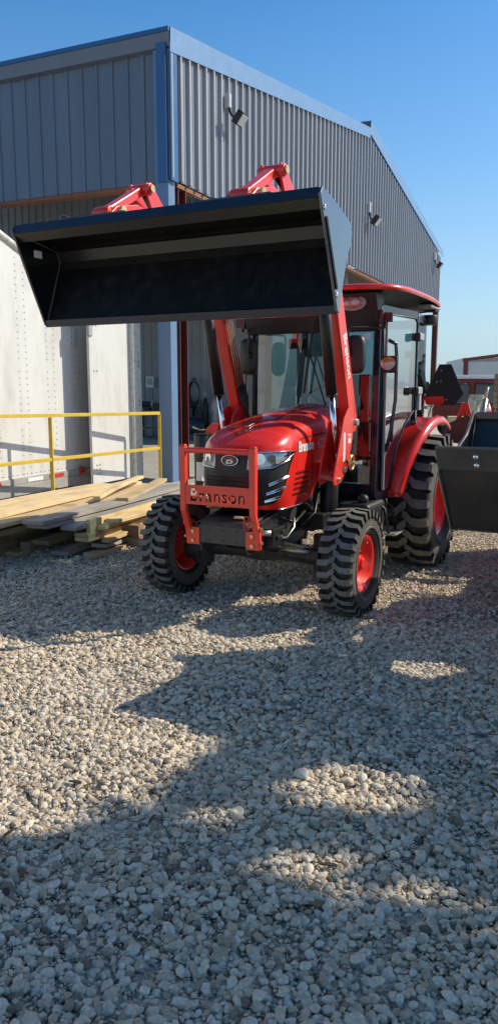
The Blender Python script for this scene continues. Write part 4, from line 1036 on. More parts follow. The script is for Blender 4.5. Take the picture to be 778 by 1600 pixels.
# eave gutter and trims
m = MB(); m.prism([(-0.02, 7.02), (-0.06, 7.22), (-0.02, 7.22), (0.15, 7.08), (0.10, 7.0)], 'x', -15.2, 0.06); m.build('eave_gutter', M['siding'], bld)
m = MB(); m.prism([(-0.08, 7.222), (-0.08, 7.29), (0.2, 7.34), (0.2, 7.27)], 'x', -15.2, 0.07); m.build('eave_trim', M['blue'], bld)
m = MB()
for (ya, za, yb, zb) in ((-0.03, RZ0+0.02, RP, RZ1+0.16), (RP, RZ1+0.16, RL+0.1, RZ0+0.46)):
    m.add([(0.072, ya, za-0.14), (0.072, yb, zb-0.26), (0.085, yb, zb+0.02), (0.085, ya, za+0.22), (-0.25, yb, zb+0.03), (-0.25, ya, za+0.23)], [(0, 1, 2, 3), (3, 2, 4, 5)])
m.build('rake_trim', paint('rake_trim_paint', (0.15, 0.27, 0.46), 0.35, var=0.08), bld, recalc=False)
m = MB()
m.add([(-15.5, 0.0, RZ0+0.15), (-0.1, 0.0, RZ0+0.15), (-0.1, RP, RZ1+0.10), (-15.5, RP, RZ1+0.10), (-0.1, RL+0.05, RZ0+0.22), (-15.5, RL+0.05, RZ0+0.22)], [(0, 1, 2, 3), (3, 2, 4, 5)])
ro = m.build('roof', M['galv'], bld); s_ = ro.modifiers.new('t', 'SOLIDIFY'); s_.thickness = 0.04
m = MB()
for (ya, za, yb, zb) in ((0.40, RZ0-0.06, RP, RZ1-0.12), (RP, RZ1-0.12, RL, RZ0-0.06)):
    for k in range(7): t = k/7; m.box((-7.6, ya+(yb-ya)*t, za+(zb-za)*t), (15, 0.07, 0.2))
m.build('roof_purlin', M['maroon'], ro)
# corner trim and column
m = MB(); m.box((-0.085, -0.045, 6.02), (0.17, 0.05, 2.1)); m.box((0.045, 0.10, 6.0), (0.03, 0.22, 2.0)); m.build('corner_trim', M['blue'], bld)
m = MB(); m.box((-0.13, 0.09, 3.50), (0.25, 0.22, 7.0)); co = m.build('corner_column', M['column_blue'], bld, bevel=0.008)
m = MB(); m.box((-0.16, 0.36, 3.5), (0.26, 0.02, 7.0)); m.box((-0.16, 0.62, 3.5), (0.26, 0.02, 7.0)); m.box((-0.16, 0.49, 3.5), (0.015, 0.24, 7.0)); m.box((-0.16, 0.49, 0.02), (0.4, 0.45, 0.03)); m.build('steel_post', M['maroon'], co)
for y in (RL-0.1,):
    m = MB(); m.box((-0.12, y, 3.6), (0.22, 0.24, 7.1)); m.build('far_post', M['maroon'], bld)
m = MB(); m.box((-8.0, RL-0.1, 3.6), (0.22, 0.24, 7.1)); m.build('far_post', M['maroon'], bld)
# workshop wall under the roof, and the far wall above the opening
m = MB(); pr = rib_profile(14.2, 0.305, 0.028, False); vs = []
for u, d in pr: vs += [(-0.35-u, 11.1-d, 0.0), (-0.35-u, 11.1-d, 8.5)]
m.add(vs, [(2*i, 2*i+1, 2*i+3, 2*i+2) for i in range(len(pr)-1)]); m.box((-7.5, 11.16, 4.2), (14.3, 0.08, 8.4)); m.build('workshop_wall', M['siding_in'], bld, recalc=False)
m = MB(); pr = rib_profile(14.6, 0.305, 0.03, False); vs = []
for u, d in pr: vs += [(-0.1-u, RL-0.02-d, 5.05), (-0.1-u, RL-0.02-d, RZ0)]
m.add(vs, [(2*i, 2*i+1, 2*i+3, 2*i+2) for i in range(len(pr)-1)]); m.build('far_wall', paint('far_wall_tan', (0.34, 0.30, 0.24), 0.6, var=0.08), bld, recalc=False)
def floodlight(y, z, s, label):
    L = empty('floodlight', BW(0.045, y, z), BA, label, 'floodlight', 'floodlights on the gable wall')
    m = MB(); m.box((0.05, -0.02, 0.13*s), (0.10, 0.12*s, 0.26*s)); m.build('junction_box', M['lampgrey'], L, bevel=0.012)
    m = MB(); m.tube([(0.06, 0, 0), (0.10, 0, -0.12*s), (0.20, 0.02, -0.18*s)], 0.025*s, 8); m.build('bracket', M['black_satin'], L)
    m = MB(); R = Matrix.Rotation(math.radians(38), 3, 'Y'); c = Vector((0.26, 0.05, -0.20*s))
    m.box(c, (0.13*s, 0.30*s, 0.26*s), R); h = m.build('lamp_head', M['black_satin'], L, bevel=0.015)
    m = MB(); m.box(c+R @ Vector((0.07*s, 0, 0)), (0.012, 0.25*s, 0.21*s), R); m.build('lamp_glass', M['lampgrey'], h, bevel=0.004)
floodlight(2.30, 6.72, 0.95, 'square floodlight under grey box, nearest the blue shed corner')
floodlight(12.0, 6.78, 1.15, 'square floodlight on the gable wall, below the roof ridge')
floodlight(22.3, 6.90, 1.1, 'small floodlight at the far low end of the gable wall')

# ------------------------------------------------------------------ trailer in the well
TRX, TRY = -0.9, -0.2
trl = empty('semi_trailer', BW(TRX-1.3, TRY-6, 0), BA, 'white riveted box trailer backed into the well behind the yellow railing', 'trailer')
def ty(y): return y-(TRY-6)
m = MB()
top = [(-14.0, 4.05), (-4.2, 4.03), (-3.5, 3.92), (-2.84, 3.70), (-2.36, 3.52), (-1.8, 3.42), (TRY, 3.40)]
m.prism([(ty(-14.0), 0.26), (ty(TRY), 0.26)]+[(ty(y), z) for y, z in reversed(top)], 'x', -1.3, 1.3); body = m.build('body', M['trailer'], trl, bevel=0.01)
m = MB()
for k in range(14):
    y = -0.55-0.62*k
    for q in (0.0, 0.16):
        for j in range(36):
            z = 0.40+0.092*j
            if z > interp(y-q, top)-0.07: break
            if j % 9 == 8 and q: continue
            m.box((1.301, ty(y-q), z), (0.008, 0.014, 0.014))
for j in range(90): m.box((1.301, ty(-0.3-0.1*j), 0.40), (0.008, 0.014, 0.014))
m.build('rivets', M['rivet'], body)
m = MB(); m.tube([(1.305, ty(y), z) for y, z in top], 0.05, 6); m.build('top_rail', M['trailer_worn'], body)
m = MB(); m.box((1.285, ty(-7.2), 0.18), (0.06, 13.9, 0.16)); m.build('side_rail', M['trailer_dirty'], body, bevel=0.01)
m = MB(); m.box((1.308, ty(-3.6), 0.31), (0.02, 6.8, 0.09)); m.build('dirt_band', M['trailer_dirty'], body)
for k, y in enumerate((-3.25, -2.35, -1.85)):
    m = MB(); m.box((1.322, ty(y), 0.31), (0.006, 0.34, 0.055)); m.build('reflector_tape', M['reflect_red'] if k != 1 else M['white'], body)
m = MB(); m.box((1.318, ty(-1.28), 2.42), (0.035, 0.10, 0.30)); m.build('marker_lamp', M['lampgrey'], body, bevel=0.01)
m = MB(); m.box((1.33, ty(-1.22), 0.33), (0.05, 0.10, 0.10)); m.build('tail_lamp', M['reflect_red'], body, bevel=0.01)
m = MB(); m.box((0, -1.0, 0.0), (2.3, 12, 0.30)); m.build('underframe', M['iron'], trl)
for s in (-1, 1):
    for y in (3.0, 4.3):
        w_ = MB(); w_.lathe_x([(-0.13, 0.28), (-0.15, 0.42), (-0.10, 0.50), (0.10, 0.50), (0.15, 0.42), (0.13, 0.28), (0.05, 0.2), (0.05, 0.0)], n=32); w_.build('wheel', M['rubber'], trl, loc=(s*1.1, y, WD+0.5))
m = MB(); m.box((1.60, ty(-0.765), 1.74), (0.045, 1.13, 3.24)); dm = m
m = MB(); m.box((1.44, ty(-0.22), 1.74), (0.30, 0.04, 3.2)); m.build('hinge_frame', M['trailer_dirty'], trl, bevel=0.006)
for z in (0.28, 0.35, 0.42, 1.9, 2.6):
    for q in (0, 0.08): dm.box((1.624, ty(-1.22+q), z), (0.008, 0.02, 0.03), mi=1)
do = dm.build('rear_door', [M['trailer'], M['rivet']], trl)
m = MB(); m.box((1.625, ty(-1.31), 2.55), (0.05, 0.10, 0.24)); m.build('door_hinge', M['lightgrey'], do, bevel=0.01)
m = MB(); m.box((1.66, ty(-0.085), 1.74), (0.09, 0.23, 3.26)); 
for z in (0.55, 0.62, 1.35, 1.42, 2.0, 2.07): m.box((1.708, ty(-0.06), z), (0.008, 0.028, 0.04), mi=1)
m.build('door_edge', [M['trailer_worn'], M['rivet']], trl)

# ------------------------------------------------------------------ yellow safety railing
P2 = BW(-0.12, -0.03); P1 = BW(-0.45, -2.50); P0 = P1+(P1-P2)*1.0
rl = empty('safety_railing', P1, 0, 'yellow painted square-tube safety railing beside the white trailer', 'railing')
def rel(p, z): return (p.x-P1.x, p.y-P1.y, z)
for nm, zs in (('top_rail', (1.31, 1.255, 1.215)), ('mid_rail', (0.63, 0.626, 0.625))):
    m = MB(); m.bar(rel(P0, zs[0]), rel(P1, zs[1]), 0.045, 0.05); m.bar(rel(P1, zs[1]), rel(P2, zs[2]), 0.045, 0.05); m.build(nm, M['yellow'], rl, bevel=0.004)
for p in (P0, P1, P2):
    m = MB(); t = 1.30 if p is P0 else (1.225 if p is P1 else 1.19)
    m.bar(rel(p, 0), rel(p, t), 0.05, 0.05, up=(0, 1, 0)); m.box(rel(p, 0.008), (0.14, 0.14, 0.016)); m.build('post', M['yellow'], rl, bevel=0.004)

# ------------------------------------------------------------------ lumber pile: every board a thing
def board(a, b, w, t, mat, label, roll=0.0, cat='board', name='wood_board', group='boards in the lumber pile'):
    """a, b = centres of the two end faces"""
    a = Vector(a); b = Vector(b); d = b-a; L = d.length
    m = MB(); n = 8; sag = random.uniform(-0.006, 0.006)
    pts = []
    for i in range(n+1):
        x = L*i/n; z = sag*math.sin(PI*i/n)*4; y = random.uniform(-0.002, 0.002)
        pts.append([(x, y-w/2, z-t/2), (x, y+w/2, z-t/2), (x, y+w/2, z+t/2), (x, y-w/2, z+t/2)])
    vs = [p for r in pts for p in r]; fs = []
    for i in range(n):
        for k in range(4): fs.append((4*i+k, 4*i+(k+1) % 4, 4*i+4+(k+1) % 4, 4*i+4+k))
    fs += [(3, 2, 1, 0), (4*n, 4*n+1, 4*n+2, 4*n+3)]
    m.add(vs, fs); o = m.build(name, M[mat], bevel=0.004)
    X = d.normalized(); Y = Vector((0, 0, 1)).cross(X).normalized(); Z = X.cross(Y)
    o.matrix_world = Matrix.Translation(a) @ Matrix(((X.x, Y.x, Z.x), (X.y, Y.y, Z.y), (X.z, Y.z, Z.z))).to_4x4() @ Matrix.Rotation(roll, 4, 'X')
    return tag(o, label, cat, group)
GB = [
 ((-2.02, 7.05, 0.40), (-0.90, 9.83, 0.40), 0.24, 0.038, 'wood_grey', 'long weathered grey plank topmost on the pile, ending behind the left front tyre'),
 ((-1.99, 7.08, 0.360), (-0.87, 9.86, 0.360), 0.23, 0.036, 'wood_grey', 'long weathered grey plank lying directly under the topmost grey plank'),
 ((-1.72, 7.20, 0.318), (-0.75, 9.80, 0.318), 0.18, 0.038, 'wood_grey', 'grey plank third from the top, its end set back under the grey pair'),
 ((-2.95, 6.0, 0.43), (-1.50, 9.9, 0.43), 0.26, 0.040, 'pine_tan', 'wide tan plank on top at the left of the grey planks'),
 ((-2.92, 6.05, 0.388), (-1.48, 9.92, 0.388), 0.25, 0.038, 'pine_tan', 'tan plank beneath the wide tan plank at the left edge'),
 ((-3.25, 6.6, 0.40), (-1.85, 9.9, 0.40), 0.24, 0.04, 'pine_tan', 'pale plank along the yellow railing posts'),
 ((-1.66, 8.30, 0.455), (-1.38, 9.75, 0.52), 0.085, 0.038, 'pine_tan', 'loose narrow stick lying crooked over the plank tops by the trailer'),
 ((-1.40, 8.4, 0.425), (-1.15, 10.1, 0.445), 0.14, 0.036, 'pine_tan', 'short tan board on top beside the loose crooked stick'),
 ((-2.90, 6.35, 0.17), (-2.05, 8.4, 0.17), 0.22, 0.20, 'wood_brown', 'thick old brown timber low at the left edge of the pile'),
 ((-2.33, 7.33, 0.045), (-1.75, 8.6, 0.06), 0.21, 0.042, 'pine_tan', 'pale board end on the gravel, foremost at the left of the pile'),
 ((-2.04, 7.36, 0.15), (-1.50, 8.75, 0.20), 0.20, 0.042, 'wood_brown', 'brown tilted board sticking out under the grey planks'),
 ((-2.20, 7.42, 0.10), (-1.8, 8.6, 0.10), 0.12, 0.09, 'wood_brown', 'dark square beam in the shadow between the front boards'),
 ((-1.56, 7.34, 0.285), (-0.90, 9.05, 0.285), 0.045, 0.19, 'pine', 'bright yellow pine plank standing on edge in the stack'),
 ((-1.62, 7.30, 0.235), (-1.05, 8.70, 0.235), 0.16, 0.040, 'pine', 'bright yellow pine stud uppermost of the flat pair'),
 ((-1.62, 7.30, 0.192), (-1.05, 8.70, 0.192), 0.16, 0.040, 'pine', 'bright yellow pine stud lower of the flat pair'),
 ((-1.45, 7.42, 0.283), (-1.28, 7.86, 0.283), 0.09, 0.040, 'pine', 'short pine offcut lying on the yellow studs'),
 ((-1.42, 7.48, 0.145), (-1.08, 8.40, 0.145), 0.10, 0.040, 'pine', 'pine stub poking out beneath the yellow studs'),
 ((-1.84, 7.30, 0.055), (-1.35, 8.40, 0.06), 0.20, 0.040, 'wood_grey', 'short grey board flat on the gravel in front of the pile'),
 ((-1.54, 7.27, 0.040), (-1.06, 8.50, 0.05), 0.15, 0.045, 'pine_tan', 'tan board on the gravel nearest the left front tyre'),
 ((-1.50, 7.50, 0.090), (-1.08, 8.60, 0.10), 0.17, 0.040, 'wood_grey', 'grey board resting on the tan board nearest the tyre'),
 ((-2.60, 6.35, 0.405), (-1.28, 9.85, 0.405), 0.24, 0.038, 'pine_tan', 'tan plank lying between the wide tan plank and the grey planks'),
 ((-2.62, 6.45, 0.362), (-1.30, 9.80, 0.362), 0.23, 0.040, 'wood_brown', 'brown plank hidden under the tan plank beside the grey planks'),
 ((-2.98, 6.2, 0.335), (-1.60, 9.7, 0.335), 0.30, 0.055, 'wood_brown', 'dark thick plank third layer down at the left edge'),
 ((-2.45, 6.95, 0.31), (-1.25, 9.6, 0.31), 0.26, 0.055, 'wood_brown', 'brown thick plank under the grey planks, in the shade'),
 ((-1.36, 7.55, 0.335), (-0.82, 9.0, 0.335), 0.15, 0.040, 'pine', 'bright yellow pine board lying nearest the tyre on the plank stack'),
 ((-2.35, 7.30, 0.26), (-1.55, 9.3, 0.28), 0.16, 0.07, 'wood_brown', 'brown beam carrying the left ends of the long planks'),
]
for a, b, w_, t_, mt, lb in GB: board(a, b, w_, t_, mt, lb)
for (y0, lb) in ((0.9, 'old square bearer across the ground under the pile, front'), (3.0, 'old square bearer across the ground under the pile, rear')):
    c = Vector((-1.9, 7.2, 0.055))+Vector((0.37, 0.93, 0))*y0
    board(c+Vector((-0.5, 0.2, 0)), c+Vector((0.5, -0.2, 0)), 0.10, 0.10, 'wood_brown', lb)
    board(c+Vector((-0.5, 0.2, 0.12)), c+Vector((0.45, -0.18, 0.12)), 0.12, 0.12, 'wood_brown', lb.replace('old square bearer', 'upper square bearer'))
# ------------------------------------------------------------------ things under the shed roof
def bthing(name, x, y, z, label, cat, group=None): return empty(name, BW(x, y, z), BA, label, cat, group)
m = MB(); m.box((0, 0, 0), (0.30, 0.006, 0.36)); o = m.build('paper_notice', M['paper']); o.location = BW(-7.02, 11.055, 1.82); o.rotation_euler = (0, 0.06, BA); tag(o, 'white paper notice taped to the corrugated workshop wall', 'notice')
m = MB(); m.box((0, -0.004, 0.02), (0.22, 0.002, 0.22)); m.build('printed_panel', M['lightgrey'], o)
h = bthing('hose_coil', -5.28, 11.0, 1.55, 'coiled black hose hanging on the workshop wall', 'hose')
m = MB()
for k in range(5): m.tube([((0.17+0.012*k)*math.cos(a), -0.03-0.025*k, -0.05+(0.34+0.02*k)*math.sin(a)-0.02*k) for a in [2*PI*i/28 for i in range(28)]], 0.016, 6, closed=True)
m.build('hose', M['black_satin'], h)
m = MB(); m.box((0, -0.06, 0.36), (0.10, 0.14, 0.06)); m.build('hook', M['iron'], h)
c = bthing('wall_conduit', -4.90, 11.0, 0, 'thin pale conduit pipe running down the workshop wall', 'conduit')
m = MB(); m.tube([(0, -0.03, 1.5), (0, -0.03, 3.72), (-0.10, -0.03, 3.80)], 0.016, 8); m.build('pipe', M['lightgrey'], c)
m = MB(); m.box((0, -0.04, 1.45), (0.09, 0.06, 0.13)); m.build('outlet_box', M['lightgrey'], c)
a = bthing('air_compressor', -5.0, 10.3, 0.012, 'dark blue compressor standing against the workshop wall', 'compressor')
m = MB(); m.cyl((-0.45, 0, 0.42), (0.45, 0, 0.42), 0.27, 20); m.ball((-0.45, 0, 0.42), (0.1, 0.27, 0.27), 8); m.ball((0.45, 0, 0.42), (0.1, 0.27, 0.27), 8); m.build('tank', M['blue_machine'], a)
m = MB(); m.box((-0.1, 0, 0.86), (0.34, 0.3, 0.30)); m.cyl((0.26, 0, 0.84), (0.26, -0.06, 0.84), 0.2, 18); m.box((-0.1, 0, 1.06), (0.2, 0.2, 0.1)); m.build('pump', M['black_satin'], a, bevel=0.02)
for x in (-0.35, 0.35): m = MB(); m.box((x, 0, 0.08), (0.06, 0.4, 0.16)); m.build('foot', M['black_satin'], a)
w = bthing('work_bench', -6.5, 10.5, 0.012, 'dark work bench cluttered with tools at the back of the shed', 'bench')
m = MB(); m.box((0, 0, 0.86), (1.5, 0.7, 0.06)); m.build('bench_top', M['wood_brown'], w)
for sx in (-1, 1):
    for sy in (-1, 1): m = MB(); m.box((sx*0.68, sy*0.3, 0.415), (0.08, 0.08, 0.83)); m.build('leg', M['black_satin'], w)
m = MB(); m.box((0, 0, 0.3), (1.34, 0.6, 0.04)); m.build('shelf', M['wood_brown'], w)
g_ = bthing('bench_grinder', -6.75, 10.45, 0.905, 'round bench grinder on the dark work bench', 'grinder')
m = MB(); m.box((0, 0, 0.05), (0.2, 0.2, 0.1)); m.cyl((-0.2, 0, 0.2), (0.2, 0, 0.2), 0.09, 14); m.build('motor', M['iron'], g_, bevel=0.01)
for s in (-1, 1): m = MB(); m.cyl((s*0.2, 0, 0.2), (s*0.27, 0, 0.2), 0.14, 18); m.build('grinding_wheel', M['lightgrey'], g_)
b_ = bthing('tool_box', -6.2, 10.4, 0.902, 'black tool box on the bench beside the grinder', 'tool box')
m = MB(); m.box((0, 0, 0.12), (0.5, 0.28, 0.24)); m.build('box', M['black_satin'], b_, bevel=0.02)
m = MB(); m.tube([(-0.12, 0, 0.24), (-0.1, 0, 0.3), (0.1, 0, 0.3), (0.12, 0, 0.24)], 0.012, 6); m.build('handle', M['steel'], b_)
s_ = bthing('wall_shelf', -5.78, 10.9, 1.2, 'dark metal shelf unit with small boxes left of the hose coil', 'shelf')
for z in (0.0, 0.5): m = MB(); m.box((0, -0.12, z), (0.45, 0.3, 0.03)); m.build('board', M['black_satin'], s_)
for (x, z, d) in ((-0.1, 0.12, 0.2), (0.12, 0.10, 0.16), (0.0, 0.62, 0.2)): m = MB(); m.box((x, -0.14, z), (d*0.8, 0.2, d)); m.build('parts_box', M['iron'] if x else M['lightgrey'], s_, bevel=0.01)
wl = bthing('welding_cart', -4.35, 10.2, 0.012, 'welding cart with bottles and hanging cables beside the compressor', 'cart')
m = MB(); m.box((0, 0, 0.25), (0.6, 0.5, 0.04)); m.box((0, 0.2, 0.7), (0.04, 0.04, 0.9)); m.build('frame', M['iron'], wl)
for x in (-0.16, 0.16): m = MB(); m.tube([(x, 0, 0.27), (x, 0, 1.1), (x, 0, 1.22), (x, 0, 1.3)], [0.11, 0.11, 0.06, 0.03], 14); m.build('gas_bottle', M['lightgrey'] if x > 0 else M['black_satin'], wl)
m = MB()
for k in range(4): m.tube([(-0.3+0.1*k, -0.2, 1.25), (-0.36+0.16*k, -0.28, 0.8), (-0.2+0.1*k, -0.3, 0.4), (-0.3+0.18*k, -0.25, 0.9)], 0.014, 6)
m.build('cables', M['black_satin'], wl)
for sx in (-1, 1): m = MB(); m.cyl((sx*0.32, 0.1, 0.12), (sx*0.37, 0.1, 0.12), 0.12, 14); m.build('wheel', M['rubber'], wl)
d = empty('black_drum', (-0.69, 11.5, 0.012), 0.2, 'tall black plastic drum with a white label behind the front guard', 'drum')
m = MB(); m.tube([(0, 0, 0.0), (0, 0, 0.30), (0, 0, 0.315), (0, 0, 0.33), (0, 0, 0.62), (0, 0, 0.635), (0, 0, 0.65), (0, 0, 0.92), (0, 0, 0.94)], [0.125, 0.128, 0.134, 0.128, 0.13, 0.137, 0.13, 0.135, 0.12], 24); m.build('body', M['drum'], d)
m = MB(); m.grid(lambda u, v: (0.1355*math.sin(u), -0.1355*math.cos(u), 0.26+0.28*v), lin(-0.95, 0.15, 8), [0, 1]); m.build('label', M['paper'], d)
m = MB(); m.cyl((0, 0, 0.94), (0, 0, 0.955), 0.135, 24); m.build('lid', M['drum'], d)
r = empty('red_hand_winch', (-0.60, 11.5, 0.967), 0.0, 'red bent steel lever lying on the lid of the black drum', 'lever')
m = MB(); m.prism([(-0.05, 0.0), (0.10, 0.0), (0.16, 0.05), (0.36, -0.06), (0.38, -0.02), (0.17, 0.15), (0.06, 0.16), (-0.03, 0.08)], 'y', -0.05, 0.05); m.build('body', M['red_arm'], r, bevel=0.01)
m = MB(); m.tube([(-0.02, 0, 0.06), (-0.12, 0, 0.05), (-0.24, 0, 0.10)], 0.014, 6); m.build('handle', M['brass'], r)

# ------------------------------------------------------------------ far right background
im = empty('rotary_cutter', (2.80, 10.1, 0), math.radians(-20), 'red three point implement with folded mast standing behind the tractor fender', 'implement')
m = MB(); m.box((0.0, 0.3, 0.62), (1.3, 0.9, 0.10)); m.box((0, -0.15, 0.45), (1.3, 0.06, 0.3)); m.build('deck', M['maroon'], im, bevel=0.02)
m = MB(); m.bar((-0.25, 0, 0.65), (0.0, 0.0, 1.45), 0.06, 0.06); m.bar((0.25, 0, 0.65), (0.02, 0.0, 1.45), 0.06, 0.06); m.bar((0.0, 0, 1.42), (0.05, 0.8, 0.7), 0.05, 0.05); m.build('hitch_mast', M['red_arm'], im, bevel=0.008)
m = MB(); m.bar((-0.72, 0.1, 0.6), (-0.70, 0.1, 2.05), 0.07, 0.07); m.box((-0.70, 0.1, 2.08), (0.20, 0.08, 0.10)); m.bar((-0.68, 0.05, 1.9), (-0.60, 0.0, 1.55), 0.06, 0.05); m.bar((-0.75, 0.1, 0.63), (-0.3, 0.1, 0.63), 0.07, 0.07); m.build('upright_post', M['red_arm'], im, bevel=0.008)
m = MB(); m.tube([(-0.62, 0.0, 1.78), (-0.54, -0.02, 1.88), (-0.52, -0.02, 1.7), (-0.58, 0, 1.5), (-0.62, 0, 1.2)], 0.03, 8); m.build('hydraulic_hose', M['black_satin'], im)
m = MB(); m.prism([(-0.28, 0.95), (-0.20, 1.18), (0.06, 1.30), (0.18, 1.18), (0.20, 1.02), (0.0, 0.92)], 'y', -0.1, 0.04); m.build('guard_plate', M['maroon'], im, bevel=0.01)
m = MB(); m.box((0.08, 0.0, 0.9), (0.26, 0.3, 0.2)); m.cyl((0.08, -0.2, 0.88), (0.08, -0.35, 0.86), 0.05, 12); m.build('gearbox', M['iron'], im, bevel=0.02)
m = MB(); m.cyl((0.2, -0.05, 1.05), (0.26, 0.0, 1.5), 0.035, 10); m.cyl((0.26, 0.0, 1.5), (0.28, 0.0, 1.65), 0.018, 8); m.build('cylinder', M['steel'], im)
for x in (-0.18, 0.22): m = MB(); m.box((x, -0.12, 0.8), (0.06, 0.1, 0.5)); m.build('support_leg', M['lightgrey'] if x < 0 else M['iron'], im)
# building far right
fb = empty('storage_building', (23.2, 60.0, 0), math.radians(-6), 'distant pale metal building with dark red trim at the right edge', 'building')
m = MB(); m.box((0, 5, 1.95), (13, 10, 3.9)); m.build('wall', M['tan_metal'], fb)
m = MB(); m.box((-6.45, -0.04, 1.9), (0.35, 0.1, 3.8)); m.prism([(-6.7, 3.60), (0.0, 4.45), (0.0, 4.70), (-6.7, 3.85)], 'y', -0.12, 0.02); m.prism([(6.7, 3.60), (0.0, 4.45), (0.0, 4.70), (6.7, 3.85)], 'y', -0.12, 0.02); m.build('red_trim', M['rust'], fb)
m = MB(); m.prism([(-6.5, 3.6), (0, 4.45), (6.5, 3.6)], 'y', 0.0, 10.0); m.build('gable', M['tan_metal'], fb)
m = MB(); m.box((2.0, -0.05, 1.5), (3.2, 0.06, 3.0)); m.build('roller_door', M['lightgrey'], fb)
# dark red van parked side on
v = empty('parked_van', (7.75, 25.5, 0), math.radians(-8), 'dark red van with a long white roof parked far behind the tractor', 'van')
m = MB(); m.prism([(-1.75, 0.42), (1.9, 0.42), (2.3, 0.5), (2.35, 1.1), (1.55, 1.3), (1.2, 1.90), (-1.65, 1.92), (-1.78, 1.0)], 'y', -0.85, 0.85); bd = m.build('body', M['car_maroon'], v, bevel=0.05, seg=3)
m = MB(); m.prism([(-1.66, 1.90), (1.22, 1.88), (1.05, 2.02), (-1.6, 2.04)], 'y', -0.80, 0.80); m.build('roof', M['white_roof'], v, bevel=0.03)
for (x0, x1) in ((-1.5, -0.62), (-0.48, 0.38), (0.5, 1.2)):
    m = MB(); m.prism([(x0, 1.12), (x1, 1.12), (x1-0.02, 1.74), (x0+0.02, 1.76)], 'y', -0.872, -0.866); w_ = m.build('window', M['dark_window'], bd, bevel=0.0)
    m = MB(); m.tube([(x0, -0.875, 1.12), (x1, -0.875, 1.12), (x1-0.02, -0.875, 1.74), (x0+0.02, -0.875, 1.76)], 0.025, 6, closed=True); m.build('window_seal', M['black_satin'], w_)
for x in (-1.1, 1.55):
    for s in (-1, 1): m = MB(); m.cyl((x, s*0.72, 0.33), (x, s*0.88, 0.33), 0.33, 22); m.cyl((x, s*0.885, 0.33), (x, s*0.89, 0.33), 0.19, 16, mi=1); m.build('wheel', [M['rubber'], M['lightgrey']], v)
for s in (-1, 1): m = MB(); m.ball((2.32, s*0.6, 0.88), (0.06, 0.16, 0.1), 8); m.build('headlight', M['lamp_clear'], v)
m = MB(); m.box((2.38, 0, 0.5), (0.12, 1.6, 0.2)); m.build('bumper', M['lightgrey'], v, bevel=0.03)
# stacked wooden crates on a pallet
CR = Vector((7.05, 20.6, 0))
pl_ = empty('wood_pallet', CR, math.radians(-14), 'grey pallet under the stacked crates', 'pallet')
m = MB()
for k in range(5): m.box((-0.48+0.24*k, 0, 0.135), (0.14, 1.0, 0.022))
m.build('deck_boards', M['wood_grey'], pl_)
for k in (-1, 0, 1): m = MB(); m.box((0, k*0.44, 0.062), (1.1, 0.09, 0.12)); m.build('bearer', M['wood_grey'], pl_)
for k, lb in enumerate(('brown wooden crate, lowest of the stack at the right edge', 'brown wooden crate second from the bottom of the right-hand stack', 'brown wooden crate third up, under the topmost crate', 'brown wooden crate topmost of the stack at the right edge')):
    z0 = 0.15+0.47*k
    c = empty('wooden_crate', CR+Vector((0.02*(k % 2), 0.01*k, z0)), math.radians(-14+1.5*k), lb, 'crate', 'stacked wooden crates')
    m = MB()
    for j in range(3):
        for s in (-1, 1): m.box((0, s*0.45, 0.075+0.15*j), (1.0, 0.03, 0.135)); m.box((s*0.485, 0, 0.075+0.15*j), (0.03, 0.87, 0.135))
    m.box((0, 0, 0.02), (0.94, 0.86, 0.03)); m.build('panel_boards', M['crate'], c)
    for s in (-1, 1):
        for t in (-1, 1): m = MB(); m.box((s*0.44, t*0.478, 0.225), (0.08, 0.02, 0.44)); m.build('corner_cleat', M['crate'], c)
    m = MB(); m.box((-0.25, -0.468, 0.33), (0.14, 0.004, 0.09)); m.build('label', M['paper'], c)
# wrapped bundle
u = empty('wrapped_bundle', (5.62, 19.2, 0), 0.3, 'bundle in crinkled clear plastic wrap standing before the dark red van', 'bundle')
m = MB()
def wr(a, t):
    r = 0.20+0.04*math.sin(3*a+5*t)+0.025*math.sin(7*a-9*t)-0.10*max(0, t-0.75)*4*0.5
    return (r*math.cos(a), r*0.8*math.sin(a), 0.75+0.72*t)
m.grid(wr, lin(0, 2*PI, 41), lin(0, 1, 22)); m.add([wr(a, 1) for a in lin(0, 2*PI, 41)][:-1], [tuple(range(40))]); m.build('plastic_wrap', M['wrap'], u)
m = MB(); m.box((0, 0, 0.70), (0.5, 0.45, 0.1)); m.box((0, 0, 0.34), (0.5, 0.5, 0.66)); m.build('base', M['crate'], u)
cn = empty('traffic_cone', (6.0, 19.5, 0.93), 0, 'small red and white cone on the timber stack', 'cone')
m = MB(); m.cyl((0, 0, 0.02), (0, 0, 0.34), 0.12, 18, r2=0.03); m.box((0, 0, 0.012), (0.3, 0.3, 0.024)); cb = m.build('body', M['red'], cn)
m = MB(); m.cyl((0, 0, 0.13), (0, 0, 0.24), 0.0905, 18, r2=0.0595); m.build('white_band', M['white'], cb)
